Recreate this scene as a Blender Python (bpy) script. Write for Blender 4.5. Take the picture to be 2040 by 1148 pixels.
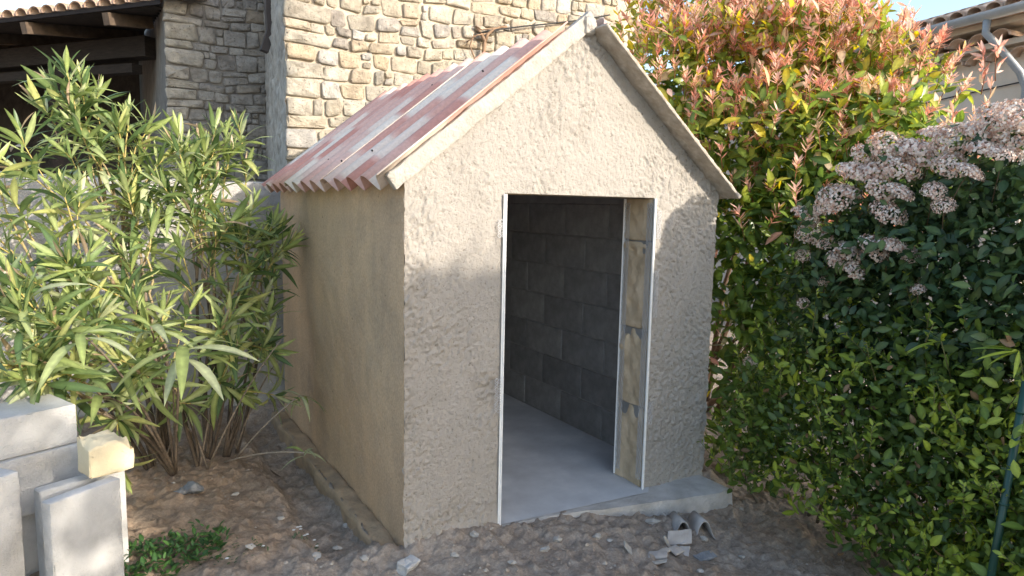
import bpy, bmesh, math, random
import numpy as np
from mathutils import Matrix, Vector

for o in list(bpy.data.objects): bpy.data.objects.remove(o)
S = bpy.context.scene
COL = S.collection
random.seed(7)
RNG = np.random.default_rng(7)

# ------------------------------------------------------------------ camera
CAM = Vector((-1.1332, -2.8185, 1.6014))
YAW, PITCH, ROLL, FPX = 0.5412, -0.12, 0.021, 1353.99      # focal length in pixels of a 2040 wide frame
cf = Vector((math.sin(YAW)*math.cos(PITCH), math.cos(YAW)*math.cos(PITCH), math.sin(PITCH)))
cr0 = Vector((math.cos(YAW), -math.sin(YAW), 0)); cu0 = cr0.cross(cf)
cr = cr0*math.cos(ROLL) + cu0*math.sin(ROLL); cu = -cr0*math.sin(ROLL) + cu0*math.cos(ROLL)
cd = bpy.data.cameras.new('camera'); cam = bpy.data.objects.new('camera', cd); COL.objects.link(cam)
cd.sensor_width = 36; cd.lens = FPX/2040*36; cd.clip_start = .05; cd.clip_end = 2000
cam.matrix_world = Matrix(((cr.x, cu.x, -cf.x, CAM.x), (cr.y, cu.y, -cf.y, CAM.y), (cr.z, cu.z, -cf.z, CAM.z), (0, 0, 0, 1)))
S.camera = cam

# ------------------------------------------------------------------ sky, sun, exposure
SUN_AZ, SUN_EL = math.radians(26), math.radians(19)        # azimuth from -Y towards +X
sdir = Vector((math.sin(SUN_AZ)*math.cos(SUN_EL), -math.cos(SUN_AZ)*math.cos(SUN_EL), math.sin(SUN_EL)))
world = bpy.data.worlds.new('World'); S.world = world; world.use_nodes = True
nt = world.node_tree; bg = nt.nodes['Background']
sky = nt.nodes.new('ShaderNodeTexSky'); sky.sky_type = 'NISHITA'; sky.sun_disc = False
sky.sun_elevation = SUN_EL; sky.sun_rotation = math.pi - SUN_AZ
sky.dust_density = 1.7; sky.ozone_density = 1.2
nt.links.new(sky.outputs[0], bg.inputs[0]); bg.inputs[1].default_value = .15
sl = bpy.data.lights.new('sun', 'SUN'); sl.energy = 2.35; sl.angle = math.radians(.53); sl.color = (1, .91, .79)
so = bpy.data.objects.new('sun', sl); COL.objects.link(so)
so.rotation_euler = (-sdir).to_track_quat('-Z', 'Y').to_euler()
S.view_settings.view_transform = 'Standard'; S.view_settings.look = 'None'
S.view_settings.exposure = 1.55; S.view_settings.gamma = 1; S.view_settings.use_curve_mapping = False
S.cycles.max_bounces = 8; S.cycles.transmission_bounces = 4; S.cycles.use_denoising = True

def at(px, py, d):
    """a point seen at pixel (px, py) of the 2040 x 1148 photograph, d metres away measured along the ground"""
    v = cf + cr*((px-1020)/FPX) - cu*((py-574)/FPX)
    return CAM + v*(d/math.hypot(v.x, v.y))
def at_z(px, py, z):
    v = cf + cr*((px-1020)/FPX) - cu*((py-574)/FPX)
    return CAM + v*((z-CAM.z)/v.z)
def at_y(px, py, y):
    v = cf + cr*((px-1020)/FPX) - cu*((py-574)/FPX)
    return CAM + v*((y-CAM.y)/v.y)
def project(P):
    d = P - np.array(CAM); z = d@np.array(cf)
    z = np.where(z < .05, np.nan, z)
    return 1020+FPX*(d@np.array(cr))/z, 574-FPX*(d@np.array(cu))/z, z

# ------------------------------------------------------------------ noise
def _hash(ix, iy, iz, s):
    h = (ix*374761393 + iy*668265263 + iz*2147483647 + s*974634777) & 0xffffffff
    h = ((h ^ (h >> 13))*1274126177) & 0xffffffff
    h = ((h ^ (h >> 15))*2246822519) & 0xffffffff
    return ((h ^ (h >> 16)) & 0xffffff)/float(0xffffff)
def vnoise(p, s=0):
    p = np.asarray(p, float); i = np.floor(p).astype(np.int64); f = p-i; f = f*f*f*(f*(f*6-15)+10)
    r = 0
    for a in (0, 1):
        for b in (0, 1):
            for c in (0, 1):
                w = (f[..., 0] if a else 1-f[..., 0])*(f[..., 1] if b else 1-f[..., 1])*(f[..., 2] if c else 1-f[..., 2])
                r = r + w*_hash(i[..., 0]+a, i[..., 1]+b, i[..., 2]+c, s)
    return r*2-1
def fbm(p, s=0, o=3, g=.5):
    r = 0; a = 1; p = np.asarray(p, float)
    for k in range(o): r = r + a*vnoise(p*2**k + 17.3*k, s+k); a *= g
    return r
def sm(a, b, x):
    t = np.clip((np.asarray(x, float)-a)/(b-a), 0, 1); return t*t*(3-2*t)

# ------------------------------------------------------------------ materials
def mat(name, rough=.85, spec=.3):
    m = bpy.data.materials.new(name); m.use_nodes = True
    b = m.node_tree.nodes['Principled BSDF']; b.inputs['Roughness'].default_value = rough
    b.inputs['Specular IOR Level'].default_value = spec
    return m, m.node_tree, b
def N(t, kind, **kw):
    n = t.nodes.new(kind)
    for k, v in kw.items():
        if k in n.inputs: n.inputs[k].default_value = v
        else: setattr(n, k, v)
    return n
def ramp(t, fac, stops):
    r = N(t, 'ShaderNodeValToRGB'); e = r.color_ramp.elements
    while len(e) < len(stops): e.new(.5)
    for i, (p, c) in enumerate(stops): e[i].position = p; e[i].color = (*c, 1)
    t.links.new(fac, r.inputs[0]); return r.outputs[0]
def mixc(t, fac, a, b, mode='MIX'):
    n = N(t, 'ShaderNodeMix', data_type='RGBA', blend_type=mode)
    for sock, v in ((n.inputs[0], fac), (n.inputs[6], a), (n.inputs[7], b)):
        if hasattr(v, 'links'): t.links.new(v, sock)
        elif isinstance(v, tuple): sock.default_value = (*v, 1)
        else: sock.default_value = v
    return n.outputs[2]
def noise(t, scale, detail=4, rough=.55, coord=None, dist=0):
    n = N(t, 'ShaderNodeTexNoise', Scale=scale, Detail=detail, Roughness=rough, Distortion=dist)
    c = coord or N(t, 'ShaderNodeTexCoord').outputs['Object']
    t.links.new(c, n.inputs['Vector']); return n.outputs['Fac']
def bump(t, b, h, strength=.5, dist=.01):
    n = N(t, 'ShaderNodeBump', Strength=strength, Distance=dist); t.links.new(h, n.inputs['Height'])
    t.links.new(n.outputs[0], b.inputs['Normal'])
def obj_random(t): return N(t, 'ShaderNodeObjectInfo').outputs['Random']

def simple(name, stops, scale=12, rough=.85, bstr=.4, bdist=.006, bscale=60, detail=5, spec=.3, stretch=None):
    m, t, b = mat(name, rough, spec)
    c = None
    if stretch:
        mp = N(t, 'ShaderNodeMapping'); mp.inputs['Scale'].default_value = stretch
        t.links.new(N(t, 'ShaderNodeTexCoord').outputs['Object'], mp.inputs[0]); c = mp.outputs[0]
    t.links.new(ramp(t, noise(t, scale, detail, .6, c), stops), b.inputs['Base Color'])
    if bstr: bump(t, b, noise(t, bscale, 6, .65, c), bstr, bdist)
    return m

def stone_mat(name, stops, dirt=(.10, .085, .07)):
    m, t, b = mat(name, .92, .2)
    base = ramp(t, obj_random(t), stops)
    n1 = ramp(t, noise(t, 9, 6, .65), [(.3, (.62, .60, .58)), (.62, (1.12, 1.10, 1.06))])
    c = mixc(t, 1.0, base, n1, 'MULTIPLY')
    spots = ramp(t, noise(t, 38, 4, .6), [(.60, (0, 0, 0)), (.72, (1, 1, 1))])
    c = mixc(t, spots, c, dirt)
    t.links.new(c, b.inputs['Base Color'])
    bump(t, b, noise(t, 26, 9, .75), 1, .035)
    return m
M_STONE = stone_mat('sandy_limestone', [(.0, (.44, .40, .33)), (.2, (.50, .44, .35)), (.4, (.38, .35, .30)), (.6, (.54, .50, .43)), (.78, (.48, .39, .28)), (.88, (.52, .50, .47)), (1, (.34, .31, .28))])
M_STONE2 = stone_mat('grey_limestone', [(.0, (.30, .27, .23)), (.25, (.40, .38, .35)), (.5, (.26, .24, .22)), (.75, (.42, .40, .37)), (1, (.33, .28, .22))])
M_QUOIN = stone_mat('pale_limestone', [(0, (.48, .44, .37)), (1, (.55, .51, .45))])
M_MORTAR = simple('sandy_mortar', [(.3, (.40, .345, .27)), (.7, (.54, .475, .38))], 6, .95, .9, .02, 40)
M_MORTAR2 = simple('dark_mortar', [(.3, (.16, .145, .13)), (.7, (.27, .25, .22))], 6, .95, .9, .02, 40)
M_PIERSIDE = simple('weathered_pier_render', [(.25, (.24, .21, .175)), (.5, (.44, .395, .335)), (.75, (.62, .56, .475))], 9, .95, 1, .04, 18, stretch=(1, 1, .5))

def stucco():
    m, t, b = mat('rough_cement_render', .93, .15)
    n1 = noise(t, 2.2, 5, .6); n2 = noise(t, 55, 6, .7); n3 = noise(t, 120, 5, .7)
    c = ramp(t, n1, [(.3, (.385, .35, .305)), (.5, (.47, .43, .38)), (.7, (.43, .395, .35))])
    pits = ramp(t, n2, [(.33, (.58, .56, .54)), (.42, (1, 1, 1))])
    t.links.new(mixc(t, 1.0, c, pits, 'MULTIPLY'), b.inputs['Base Color'])
    a = N(t, 'ShaderNodeMath', operation='MULTIPLY_ADD'); t.links.new(n3, a.inputs[0]); a.inputs[1].default_value = .5; t.links.new(n2, a.inputs[2])
    bump(t, b, a.outputs[0], 1, .016)
    return m
M_STUCCO = stucco()
def side_render():
    m, t, b = mat('tan_side_render', .9, .2)
    tc = N(t, 'ShaderNodeTexCoord').outputs['Object']
    n1 = noise(t, 1.6, 5, .6, tc, .4); n2 = noise(t, 26, 6, .7); n3 = noise(t, 130, 4, .7)
    c = ramp(t, n1, [(.28, (.42, .315, .215)), (.5, (.56, .40, .255)), (.75, (.64, .44, .265))])
    # damp streaks run down the wall
    mp = N(t, 'ShaderNodeMapping'); mp.inputs['Scale'].default_value = (1, 2.2, .6); t.links.new(tc, mp.inputs[0])
    st = ramp(t, noise(t, 1.5, 5, .6, mp.outputs[0]), [(.3, (.84, .84, .86)), (.62, (1.03, 1.02, 1))])
    c = mixc(t, 1.0, c, st, 'MULTIPLY')
    c = mixc(t, 1.0, c, ramp(t, noise(t, 75, 6, .75), [(.3, (.78, .78, .78)), (.7, (1.18, 1.18, 1.18))]), 'MULTIPLY')
    pit = ramp(t, n2, [(.30, (.45, .43, .40)), (.36, (1, 1, 1))])
    t.links.new(mixc(t, 1.0, c, pit, 'MULTIPLY'), b.inputs['Base Color'])
    a = N(t, 'ShaderNodeMath', operation='MULTIPLY_ADD'); t.links.new(n3, a.inputs[0]); a.inputs[1].default_value = .3; t.links.new(n2, a.inputs[2])
    bump(t, b, a.outputs[0], .8, .010)
    return m
M_SIDE = side_render()
M_VERGE = simple('white_verge_mortar', [(.3, (.40, .365, .315)), (.7, (.50, .46, .41))], 14, .9, 1, .014, 50)
M_VERGE2 = simple('cement_splashed_board', [(.3, (.34, .29, .23)), (.55, (.46, .405, .335)), (.72, (.60, .55, .48))], 16, .92, 1, .012, 60)
def block_mat():
    m, t, b = mat('concrete_block_face', .95, .15)
    c = mixc(t, 1.0, ramp(t, obj_random(t), [(0, (.20, .20, .20)), (.5, (.25, .25, .25)), (1, (.30, .30, .295))]), ramp(t, noise(t, 7, 6, .65), [(.3, (.7, .7, .7)), (.7, (1.25, 1.25, 1.25))]), 'MULTIPLY')
    t.links.new(c, b.inputs['Base Color']); bump(t, b, noise(t, 80, 6, .7), .8, .008)
    return m
M_BLOCK = block_mat()
M_JOINT = simple('dark_block_joint', [(.3, (.22, .22, .215)), (.7, (.32, .315, .31))], 9, .95, .7, .008, 60)
M_REVEAL = simple('tan_block_end', [(.3, (.42, .33, .22)), (.6, (.62, .50, .35)), (.8, (.68, .57, .43))], 7, .93, .7, .008, 60)
M_FLOOR = simple('smooth_screed', [(.3, (.44, .445, .45)), (.52, (.54, .55, .555)), (.7, (.66, .66, .65))], 3.0, .6, .3, .004, 40)
M_SLABEDGE = simple('rough_slab_edge', [(.3, (.36, .34, .31)), (.6, (.54, .52, .49)), (.8, (.62, .60, .57))], 7, .92, .9, .012, 40)
M_PVC = simple('white_plastic_bead', [(.3, (.74, .74, .72)), (.7, (.82, .82, .80))], 20, .45, .1, .002, 60, spec=.5)
M_LATH = simple('galvanised_mesh', [(.3, (.42, .42, .43)), (.7, (.62, .62, .62))], 60, .5, .1, .002, 60, spec=.5)
M_FOOT = simple('muddy_footing', [(.3, (.30, .23, .155)), (.7, (.50, .36, .22))], 9, .95, .9, .012, 45)
M_AAC = simple('white_aerated_concrete', [(.28, (.37, .365, .35)), (.5, (.50, .495, .48)), (.72, (.58, .575, .56))], 6, .95, .9, .009, 95)
M_CREAM = simple('cream_aerated_block', [(.3, (.62, .52, .33)), (.7, (.74, .64, .44))], 6, .95, .6, .006, 90)
M_WOOD = simple('shade_dark_timber', [(.3, (.022, .018, .017)), (.7, (.05, .040, .034))], 8, .85, .7, .01, 50, stretch=(1, 1, 8))  # very dark base colour holds the shade under the barn roof
M_PLANK = simple('shade_dark_boarding', [(.3, (.018, .016, .017)), (.7, (.035, .03, .03))], 8, .9, .6, .008, 50)  # underside shade of the barn roof is put into this colour
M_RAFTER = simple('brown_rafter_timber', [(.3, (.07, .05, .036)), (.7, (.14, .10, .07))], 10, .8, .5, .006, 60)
M_BARNBACK = simple('shade_dark_stone', [(.3, (.035, .03, .026)), (.7, (.075, .066, .056))], 5, .95, 1, .05, 12)  # near-black colour stands in for the shade inside the open bay
M_TILE = simple('clay_canal_tile', [(.3, (.36, .23, .16)), (.55, (.50, .36, .27)), (.75, (.58, .47, .38))], 8, .9, .6, .006, 60)
M_GARDENWALL = simple('pale_garden_wall_render', [(.3, (.36, .34, .31)), (.7, (.50, .475, .435))], 5, .93, 1, .025, 18)
M_PIPE = simple('dark_brown_metal', [(.3, (.045, .035, .032)), (.7, (.075, .058, .052))], 9, .5, .2, .003, 40, spec=.5)
M_HWALL = simple('beige_house_render', [(.3, (.50, .43, .355)), (.7, (.58, .51, .43))], 3, .93, .3, .006, 60)
M_ZINC = simple('zinc_gutter', [(.3, (.22, .235, .25)), (.7, (.30, .315, .33))], 5, .45, .1, .003, 40, spec=.6)
M_CABLE = simple('black_cable', [(.3, (.015, .015, .016)), (.7, (.03, .03, .03))], 5, .6, 0)
M_VINE = simple('brown_dead_vine', [(.3, (.16, .10, .06)), (.7, (.30, .20, .13))], 14, .85, .6, .006, 60)
M_GREENMETAL = simple('green_painted_steel', [(.3, (.010, .045, .032)), (.7, (.014, .065, .045))], 8, .4, .1, .002, 60, spec=.5)
M_STICK = simple('dry_wood_stake', [(.3, (.26, .20, .14)), (.7, (.40, .32, .23))], 20, .85, .4, .004, 60)
M_LUMP = simple('grey_mortar_lump', [(.3, (.17, .18, .19)), (.7, (.30, .31, .32))], 18, .95, .9, .01, 60)
M_CHIP = simple('pale_rubble_chip', [(.3, (.34, .31, .27)), (.7, (.50, .47, .42))], 25, .92, .6, .006, 70)
M_FIBRE = simple('fibre_cement_offcut', [(.3, (.30, .28, .26)), (.7, (.46, .43, .40))], 12, .88, .5, .004, 80)

def sheet_mat():
    m, t, b = mat('tile_printed_fibre_cement', .75, .2)
    tc = N(t, 'ShaderNodeTexCoord').outputs['Object']
    sx = N(t, 'ShaderNodeSeparateXYZ'); t.links.new(tc, sx.inputs[0])
    def mth(op, a, bb=None, c=None):
        n = N(t, 'ShaderNodeMath', operation=op)
        for k, v in enumerate((a, bb, c)):
            if v is None: continue
            if hasattr(v, 'links'): t.links.new(v, n.inputs[k])
            else: n.inputs[k].default_value = v
        return n.outputs[0]
    wob = noise(t, 6, 3, .5)
    colm = mth('FLOOR', mth('DIVIDE', mth('ADD', sx.outputs[0], .052), .208))
    row = mth('ADD', mth('MULTIPLY', sx.outputs[1], 2.9), mth('ADD', mth('MULTIPLY', wob, .15), mth('MULTIPLY', colm, .37)))
    r0 = mth('FLOOR', row); fr = mth('SUBTRACT', row, r0)
    info = N(t, 'ShaderNodeObjectInfo'); seed = mth('MULTIPLY', info.outputs['Random'], 50.0)
    def cell(r):
        cx = N(t, 'ShaderNodeCombineXYZ'); t.links.new(colm, cx.inputs[0]); t.links.new(r, cx.inputs[1]); t.links.new(seed, cx.inputs[2])
        w = N(t, 'ShaderNodeTexWhiteNoise', noise_dimensions='3D'); t.links.new(cx.outputs[0], w.inputs['Vector']); return w.outputs['Value']
    mr = N(t, 'ShaderNodeMapRange', interpolation_type='SMOOTHSTEP'); t.links.new(fr, mr.inputs['Value']); mr.inputs['From Min'].default_value = .76; mr.inputs['From Max'].default_value = 1.0
    mv = N(t, 'ShaderNodeMix', data_type='FLOAT'); t.links.new(mr.outputs[0], mv.inputs[0]); t.links.new(cell(r0), mv.inputs[2]); t.links.new(cell(mth('ADD', r0, 1.0)), mv.inputs[3])
    c = ramp(t, mv.outputs[0], [(.10, (.72, .63, .54)), (.36, (.67, .53, .45)), (.5, (.62, .41, .35)), (.72, (.60, .36, .30)), (.95, (.53, .26, .21))])
    fine = ramp(t, noise(t, 60, 5, .6), [(.3, (.88, .88, .88)), (.7, (1.08, 1.08, 1.08))])
    t.links.new(mixc(t, 1, c, fine, 'MULTIPLY'), b.inputs['Base Color'])
    bump(t, b, noise(t, 120, 4, .6), .15, .003)
    return m
M_SHEET = sheet_mat()

def ground_mat():
    m, t, b = mat('dug_earth', .97, .1)
    tc = N(t, 'ShaderNodeTexCoord').outputs['Object']
    n1 = noise(t, 1.3, 5, .6, tc); n2 = noise(t, 14, 7, .7, tc); n3 = noise(t, 70, 6, .75, tc)
    grey = ramp(t, n2, [(.28, (.26, .21, .165)), (.5, (.385, .32, .26)), (.72, (.51, .435, .36))])
    brown = ramp(t, n2, [(.28, (.25, .18, .125)), (.5, (.37, .275, .195)), (.72, (.46, .355, .255))])
    at_ = N(t, 'ShaderNodeAttribute', attribute_name='soil')
    c = mixc(t, at_.outputs['Fac'], grey, brown)
    t.links.new(mixc(t, 1, c, ramp(t, n3, [(.3, (.7, .7, .7)), (.7, (1.25, 1.24, 1.22))]), 'MULTIPLY'), b.inputs['Base Color'])
    a = N(t, 'ShaderNodeMath', operation='MULTIPLY_ADD'); t.links.new(n3, a.inputs[0]); a.inputs[1].default_value = .6; t.links.new(n2, a.inputs[2])
    bump(t, b, a.outputs[0], 1, .02)
    return m
M_GROUND = ground_mat()

def leaf_mat(name, gloss=.35, trans=.35, spec=.5):
    m, t, b = mat(name, gloss, spec)
    a = N(t, 'ShaderNodeAttribute', attribute_name='tint')
    v = ramp(t, noise(t, 30, 3, .6), [(.3, (.82, .82, .82)), (.7, (1.15, 1.15, 1.15))])
    c = mixc(t, 1, a.outputs['Color'], v, 'MULTIPLY')
    hs = N(t, 'ShaderNodeHueSaturation', Hue=.5, Saturation=1.1, Value=1.35); t.links.new(c, hs.inputs['Color'])
    t.links.new(c, b.inputs['Base Color'])
    tr = N(t, 'ShaderNodeBsdfTranslucent'); t.links.new(hs.outputs[0], tr.inputs[0])
    mx = N(t, 'ShaderNodeMixShader'); mx.inputs[0].default_value = trans
    t.links.new(b.outputs[0], mx.inputs[1]); t.links.new(tr.outputs[0], mx.inputs[2])
    t.links.new(mx.outputs[0], t.nodes['Material Output'].inputs['Surface'])
    return m
M_LEAF = leaf_mat('leathery_leaf', .40, .34, .45)
M_GLOSSLEAF = leaf_mat('glossy_leaf', .30, .45, .4)
M_DULLLEAF = leaf_mat('small_hedge_leaf', .42, .28, .4)
M_PETAL = leaf_mat('pale_petal', .8, .25, .1)
def stem_mat():
    m, t, b = mat('shrub_stem', .8, .25)
    a = N(t, 'ShaderNodeAttribute', attribute_name='tint')
    t.links.new(mixc(t, 1, a.outputs['Color'], ramp(t, noise(t, 50, 5, .65), [(.3, (.65, .65, .65)), (.7, (1.25, 1.25, 1.25))]), 'MULTIPLY'), b.inputs['Base Color'])
    return m
M_STEM = stem_mat()

# ------------------------------------------------------------------ object helpers
def tag(o, label=None, cat=None, group=None, kind=None):
    for k, v in (('label', label), ('category', cat), ('group', group), ('kind', kind)):
        if v: o[k] = v
    return o
def set_parent(o, parent):
    if parent is None: return
    o.parent = parent
    if parent.type == 'EMPTY': o.matrix_parent_inverse = Matrix.Translation(-parent.location)
def empty(name, loc, label=None, cat=None, group=None):
    o = bpy.data.objects.new(name, None); COL.objects.link(o); o.location = loc; o.empty_display_size = .1
    return tag(o, label, cat, group)
def put(name, me, parent=None, mw=None):
    o = bpy.data.objects.new(name, me); COL.objects.link(o)
    if mw is not None: o.matrix_basis = mw
    set_parent(o, parent)
    return o
def mesh(name, V, F, m=None, smooth=False, tint=None):
    me = bpy.data.meshes.new(name)
    me.from_pydata([tuple(v) for v in V], [], [tuple(int(i) for i in f) for f in F]); me.update()
    if m: me.materials.append(m)
    if smooth: me.polygons.foreach_set('use_smooth', [True]*len(me.polygons))
    if tint is not None:
        a = me.attributes.new('tint', 'FLOAT_COLOR', 'POINT'); t = np.ones((len(V), 4), np.float32); t[:, :3] = tint
        a.data.foreach_set('color', t.ravel())
    return me
class MB:
    def __init__(s): s.V = []; s.F = []; s.T = []
    def add(s, V, F, tint=None):
        n = len(s.V); s.V += [tuple(v) for v in V]; s.F += [tuple(i+n for i in f) for f in F]
        if tint is not None: s.T += [tuple(tint)]*len(V)
    def box(s, a, b):
        x0, y0, z0 = a; x1, y1, z1 = b
        s.add([(x0,y0,z0),(x1,y0,z0),(x1,y1,z0),(x0,y1,z0),(x0,y0,z1),(x1,y0,z1),(x1,y1,z1),(x0,y1,z1)],
              [(3,2,1,0),(4,5,6,7),(0,1,5,4),(1,2,6,5),(2,3,7,6),(3,0,4,7)])
    def bar(s, a, b, w, h, up=Vector((0, 0, 1))):
        a = Vector(a); b = Vector(b); d = (b-a).normalized(); x = d.cross(up)
        if x.length < 1e-4: x = d.cross(Vector((1, 0, 0)))
        x.normalize(); y = x.cross(d)
        V = [p+x*sx*w/2+y*sy*h/2 for p in (a, b) for sx, sy in ((-1,-1),(1,-1),(1,1),(-1,1))]
        s.add(V, [(0,1,2,3),(7,6,5,4),(0,4,5,1),(1,5,6,2),(2,6,7,3),(3,7,4,0)])
    def tube(s, pts, rad, k=6, tint=None):
        pts = [Vector(p) for p in pts]; n = len(pts)
        if not hasattr(rad, '__len__'): rad = [rad]*n
        V = []; px = None
        for i, p in enumerate(pts):
            d = (pts[min(i+1, n-1)]-pts[max(i-1, 0)]).normalized()
            x = d.cross(Vector((0, 0, 1))) if px is None else (px - d*px.dot(d))
            if x.length < 1e-4: x = d.cross(Vector((1, 0, 0)))
            x.normalize(); px = x; y = d.cross(x)
            V += [p+(x*math.cos(2*math.pi*j/k)+y*math.sin(2*math.pi*j/k))*rad[i] for j in range(k)]
        F = [(i*k+j, i*k+(j+1)%k, (i+1)*k+(j+1)%k, (i+1)*k+j) for i in range(n-1) for j in range(k)]
        F += [tuple(range(k-1, -1, -1)), tuple(range((n-1)*k, n*k))]
        if tint is not None and len(tint) == n and hasattr(tint[0], '__len__'):
            m0 = len(s.V); s.add(V, F); s.T += [tuple(tint[i]) for i in range(n) for j in range(k)]
        else: s.add(V, F, tint)
    def build(s, name, m, parent=None, smooth=False, mw=None):
        me = mesh(name, s.V, s.F, m, smooth, np.array(s.T) if s.T and len(s.T) == len(s.V) else None)
        bm = bmesh.new(); bm.from_mesh(me); bmesh.ops.recalc_face_normals(bm, faces=bm.faces); bm.to_mesh(me); bm.free()
        return put(name, me, parent, mw)
def rough_box(a, b, seed, cell=.05, amp=.004, bev=.006, freq=14, chip=0.0, fn=None):
    """a box with worn edges: gridded faces, rounded corners, noise displacement"""
    a = np.array(a, float); b = np.array(b, float); size = b-a
    bm = bmesh.new(); bmesh.ops.create_cube(bm, size=1)
    nseg = [int(np.clip(round(s/cell), 1, 60)) for s in size]
    for ax in range(3):
        if nseg[ax] >= 1:
            e_ = min(.45, bev/size[ax]); lines = [-.5+e_, .5-e_]+[-.5+k/nseg[ax] for k in range(1, nseg[ax]) if e_*1.3 < k/nseg[ax] < 1-e_*1.3]
            for pos in lines:
                co = [0, 0, 0]; co[ax] = pos; no = [0, 0, 0]; no[ax] = 1
                bmesh.ops.bisect_plane(bm, geom=bm.verts[:]+bm.edges[:]+bm.faces[:], plane_co=co, plane_no=no)
    P = np.array([v.co[:] for v in bm.verts]); P = a + (P+.5)*size
    c = (a+b)/2; h = size/2
    inner = np.clip(P, a+np.minimum(bev, size*.45), b-np.minimum(bev, size*.45)); d = P-inner; L = np.linalg.norm(d, axis=1, keepdims=True); 
    nrm = np.where(L > 1e-9, d/np.maximum(L, 1e-9), 0)
    P = np.where(L > 1e-9, inner+nrm*bev, P)
    nn = fbm(P*freq+seed*3.1, seed, 3)
    P = P + nrm*(amp*nn)[:, None]
    if chip:
        edge = (np.abs(nrm) > .3).sum(1) >= 2
        ch = np.clip(fbm(P*freq*1.6+9.7, seed+5, 2)-.1, 0, 1)
        P = P - nrm*(edge*ch*chip)[:, None]
    if fn: P = fn(P)
    for v, p in zip(bm.verts, P): v.co = p
    bmesh.ops.recalc_face_normals(bm, faces=bm.faces)
    return bm
def bm_obj(name, bm, m, parent=None, smooth=True, mw=None):
    me = bpy.data.meshes.new(name); bm.to_mesh(me); bm.free(); me.materials.append(m)
    if smooth:
        me.polygons.foreach_set('use_smooth', [True]*len(me.polygons)); me.set_sharp_from_angle(angle=math.radians(38))
    return put(name, me, parent, mw)

# ================================================================== GROUND
W, D = 1.9475, 2.40            # shed width along X, depth along Y
XA, XB, ZA = .5097, 1.4556, 1.6617
def ground_h(x, y):
    x = np.asarray(x, float); y = np.asarray(y, float)
    p = np.stack([x, y, np.zeros_like(x)], -1)
    z = .055*sm(-.34, -.75, x)*sm(-.3, .4, y)
    z = z - .10*sm(.75, 1.7, x)*sm(.06, -.12, y)-.03*sm(.4, 1.2, x)*sm(-.1, -.5, y) - .02*sm(.3, -.1, x)*sm(0, -.2, y)
    z = z - .11*sm(2.0, 2.2, x)*sm(-.3, .1, y)
    tr = sm(-.40, -.29, x)*sm(-.09, -.12, x)*sm(-.02, .35, y)*sm(2.6, 2.4, y)
    z = z - .095*tr
    inside = sm(-.095, -.06, x)*sm(2.02, 1.99, x)*sm(.02, .06, y)*sm(2.46, 2.42, y)
    z = z + .022*np.exp(-(np.minimum(y, 0)/.07)**2)*sm(-.05, .05, x)*sm(.62, .45, x)*(y < .1)
    lump = fbm(p*3.1, 3, 3)*.018 + fbm(p*11, 5, 3)*.014 + np.clip(fbm(p*22, 8, 3), 0, 1)*.020 + fbm(p*60, 12, 2)*.0035
    near = sm(9, 4, np.hypot(x, y))
    z = z + lump*near
    return z*(1-inside) - .30*inside
def build_ground():
    def axis(a, b, step, lo, hi):
        core = np.arange(a, b+1e-6, step)
        g = lambda s, e, sg: s+sg*np.cumsum(step*1.25**np.arange(1, 60))
        up = g(b, hi, 1); up = up[up < hi]; dn = g(a, lo, -1); dn = dn[dn > lo]
        return np.concatenate([[lo], dn[::-1], core, up, [hi]])
    xs = axis(-1.5, 2.5, .0105, -300, 300); ys = axis(-1.2, 2.6, .0105, -300, 300)
    X, Y = np.meshgrid(xs, ys); Z = ground_h(X, Y)
    nx, ny = len(xs), len(ys)
    V = np.stack([X.ravel(), Y.ravel(), Z.ravel()], -1)
    idx = np.arange(nx*ny).reshape(ny, nx)
    F = np.stack([idx[:-1, :-1], idx[:-1, 1:], idx[1:, 1:], idx[1:, :-1]], -1).reshape(-1, 4)
    me = bpy.data.meshes.new('ground')
    me.vertices.add(len(V)); me.vertices.foreach_set('co', V.astype(np.float32).ravel())
    me.loops.add(F.size); me.loops.foreach_set('vertex_index', F.astype(np.int32).ravel())
    me.polygons.add(len(F)); me.polygons.foreach_set('loop_start', np.arange(0, F.size, 4, dtype=np.int32))
    me.polygons.foreach_set('use_smooth', [True]*len(F)); me.update(calc_edges=True); me.validate()
    soil = np.clip(sm(-.30, -.62, V[:, 0])*sm(-.15, .35, V[:, 1]) + sm(1.55, 1.9, V[:, 0])*sm(.2, -.3, V[:, 1])
                   + .5*fbm(V*np.array([2.3, 2.3, 0])+4, 21, 3), 0, 1)
    a = me.attributes.new('soil', 'FLOAT', 'POINT'); a.data.foreach_set('value', soil.astype(np.float32))
    me.materials.append(M_GROUND)
    return tag(put('ground', me), 'dug grey and brown earth around the shed', None, None, 'structure')
build_ground()
def gz(x, y): return float(ground_h(np.array([x]), np.array([y]))[0])

# ================================================================== SHED
shed = empty('garden_shed', (W/2, 0, 0), 'small cement rendered shed with open doorway and pink corrugated gable roof', 'shed')
SLOPE = .80; TH = math.atan(SLOPE)
def roofline(x): return 1.70 + SLOPE*np.minimum(x, W-x)

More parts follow.
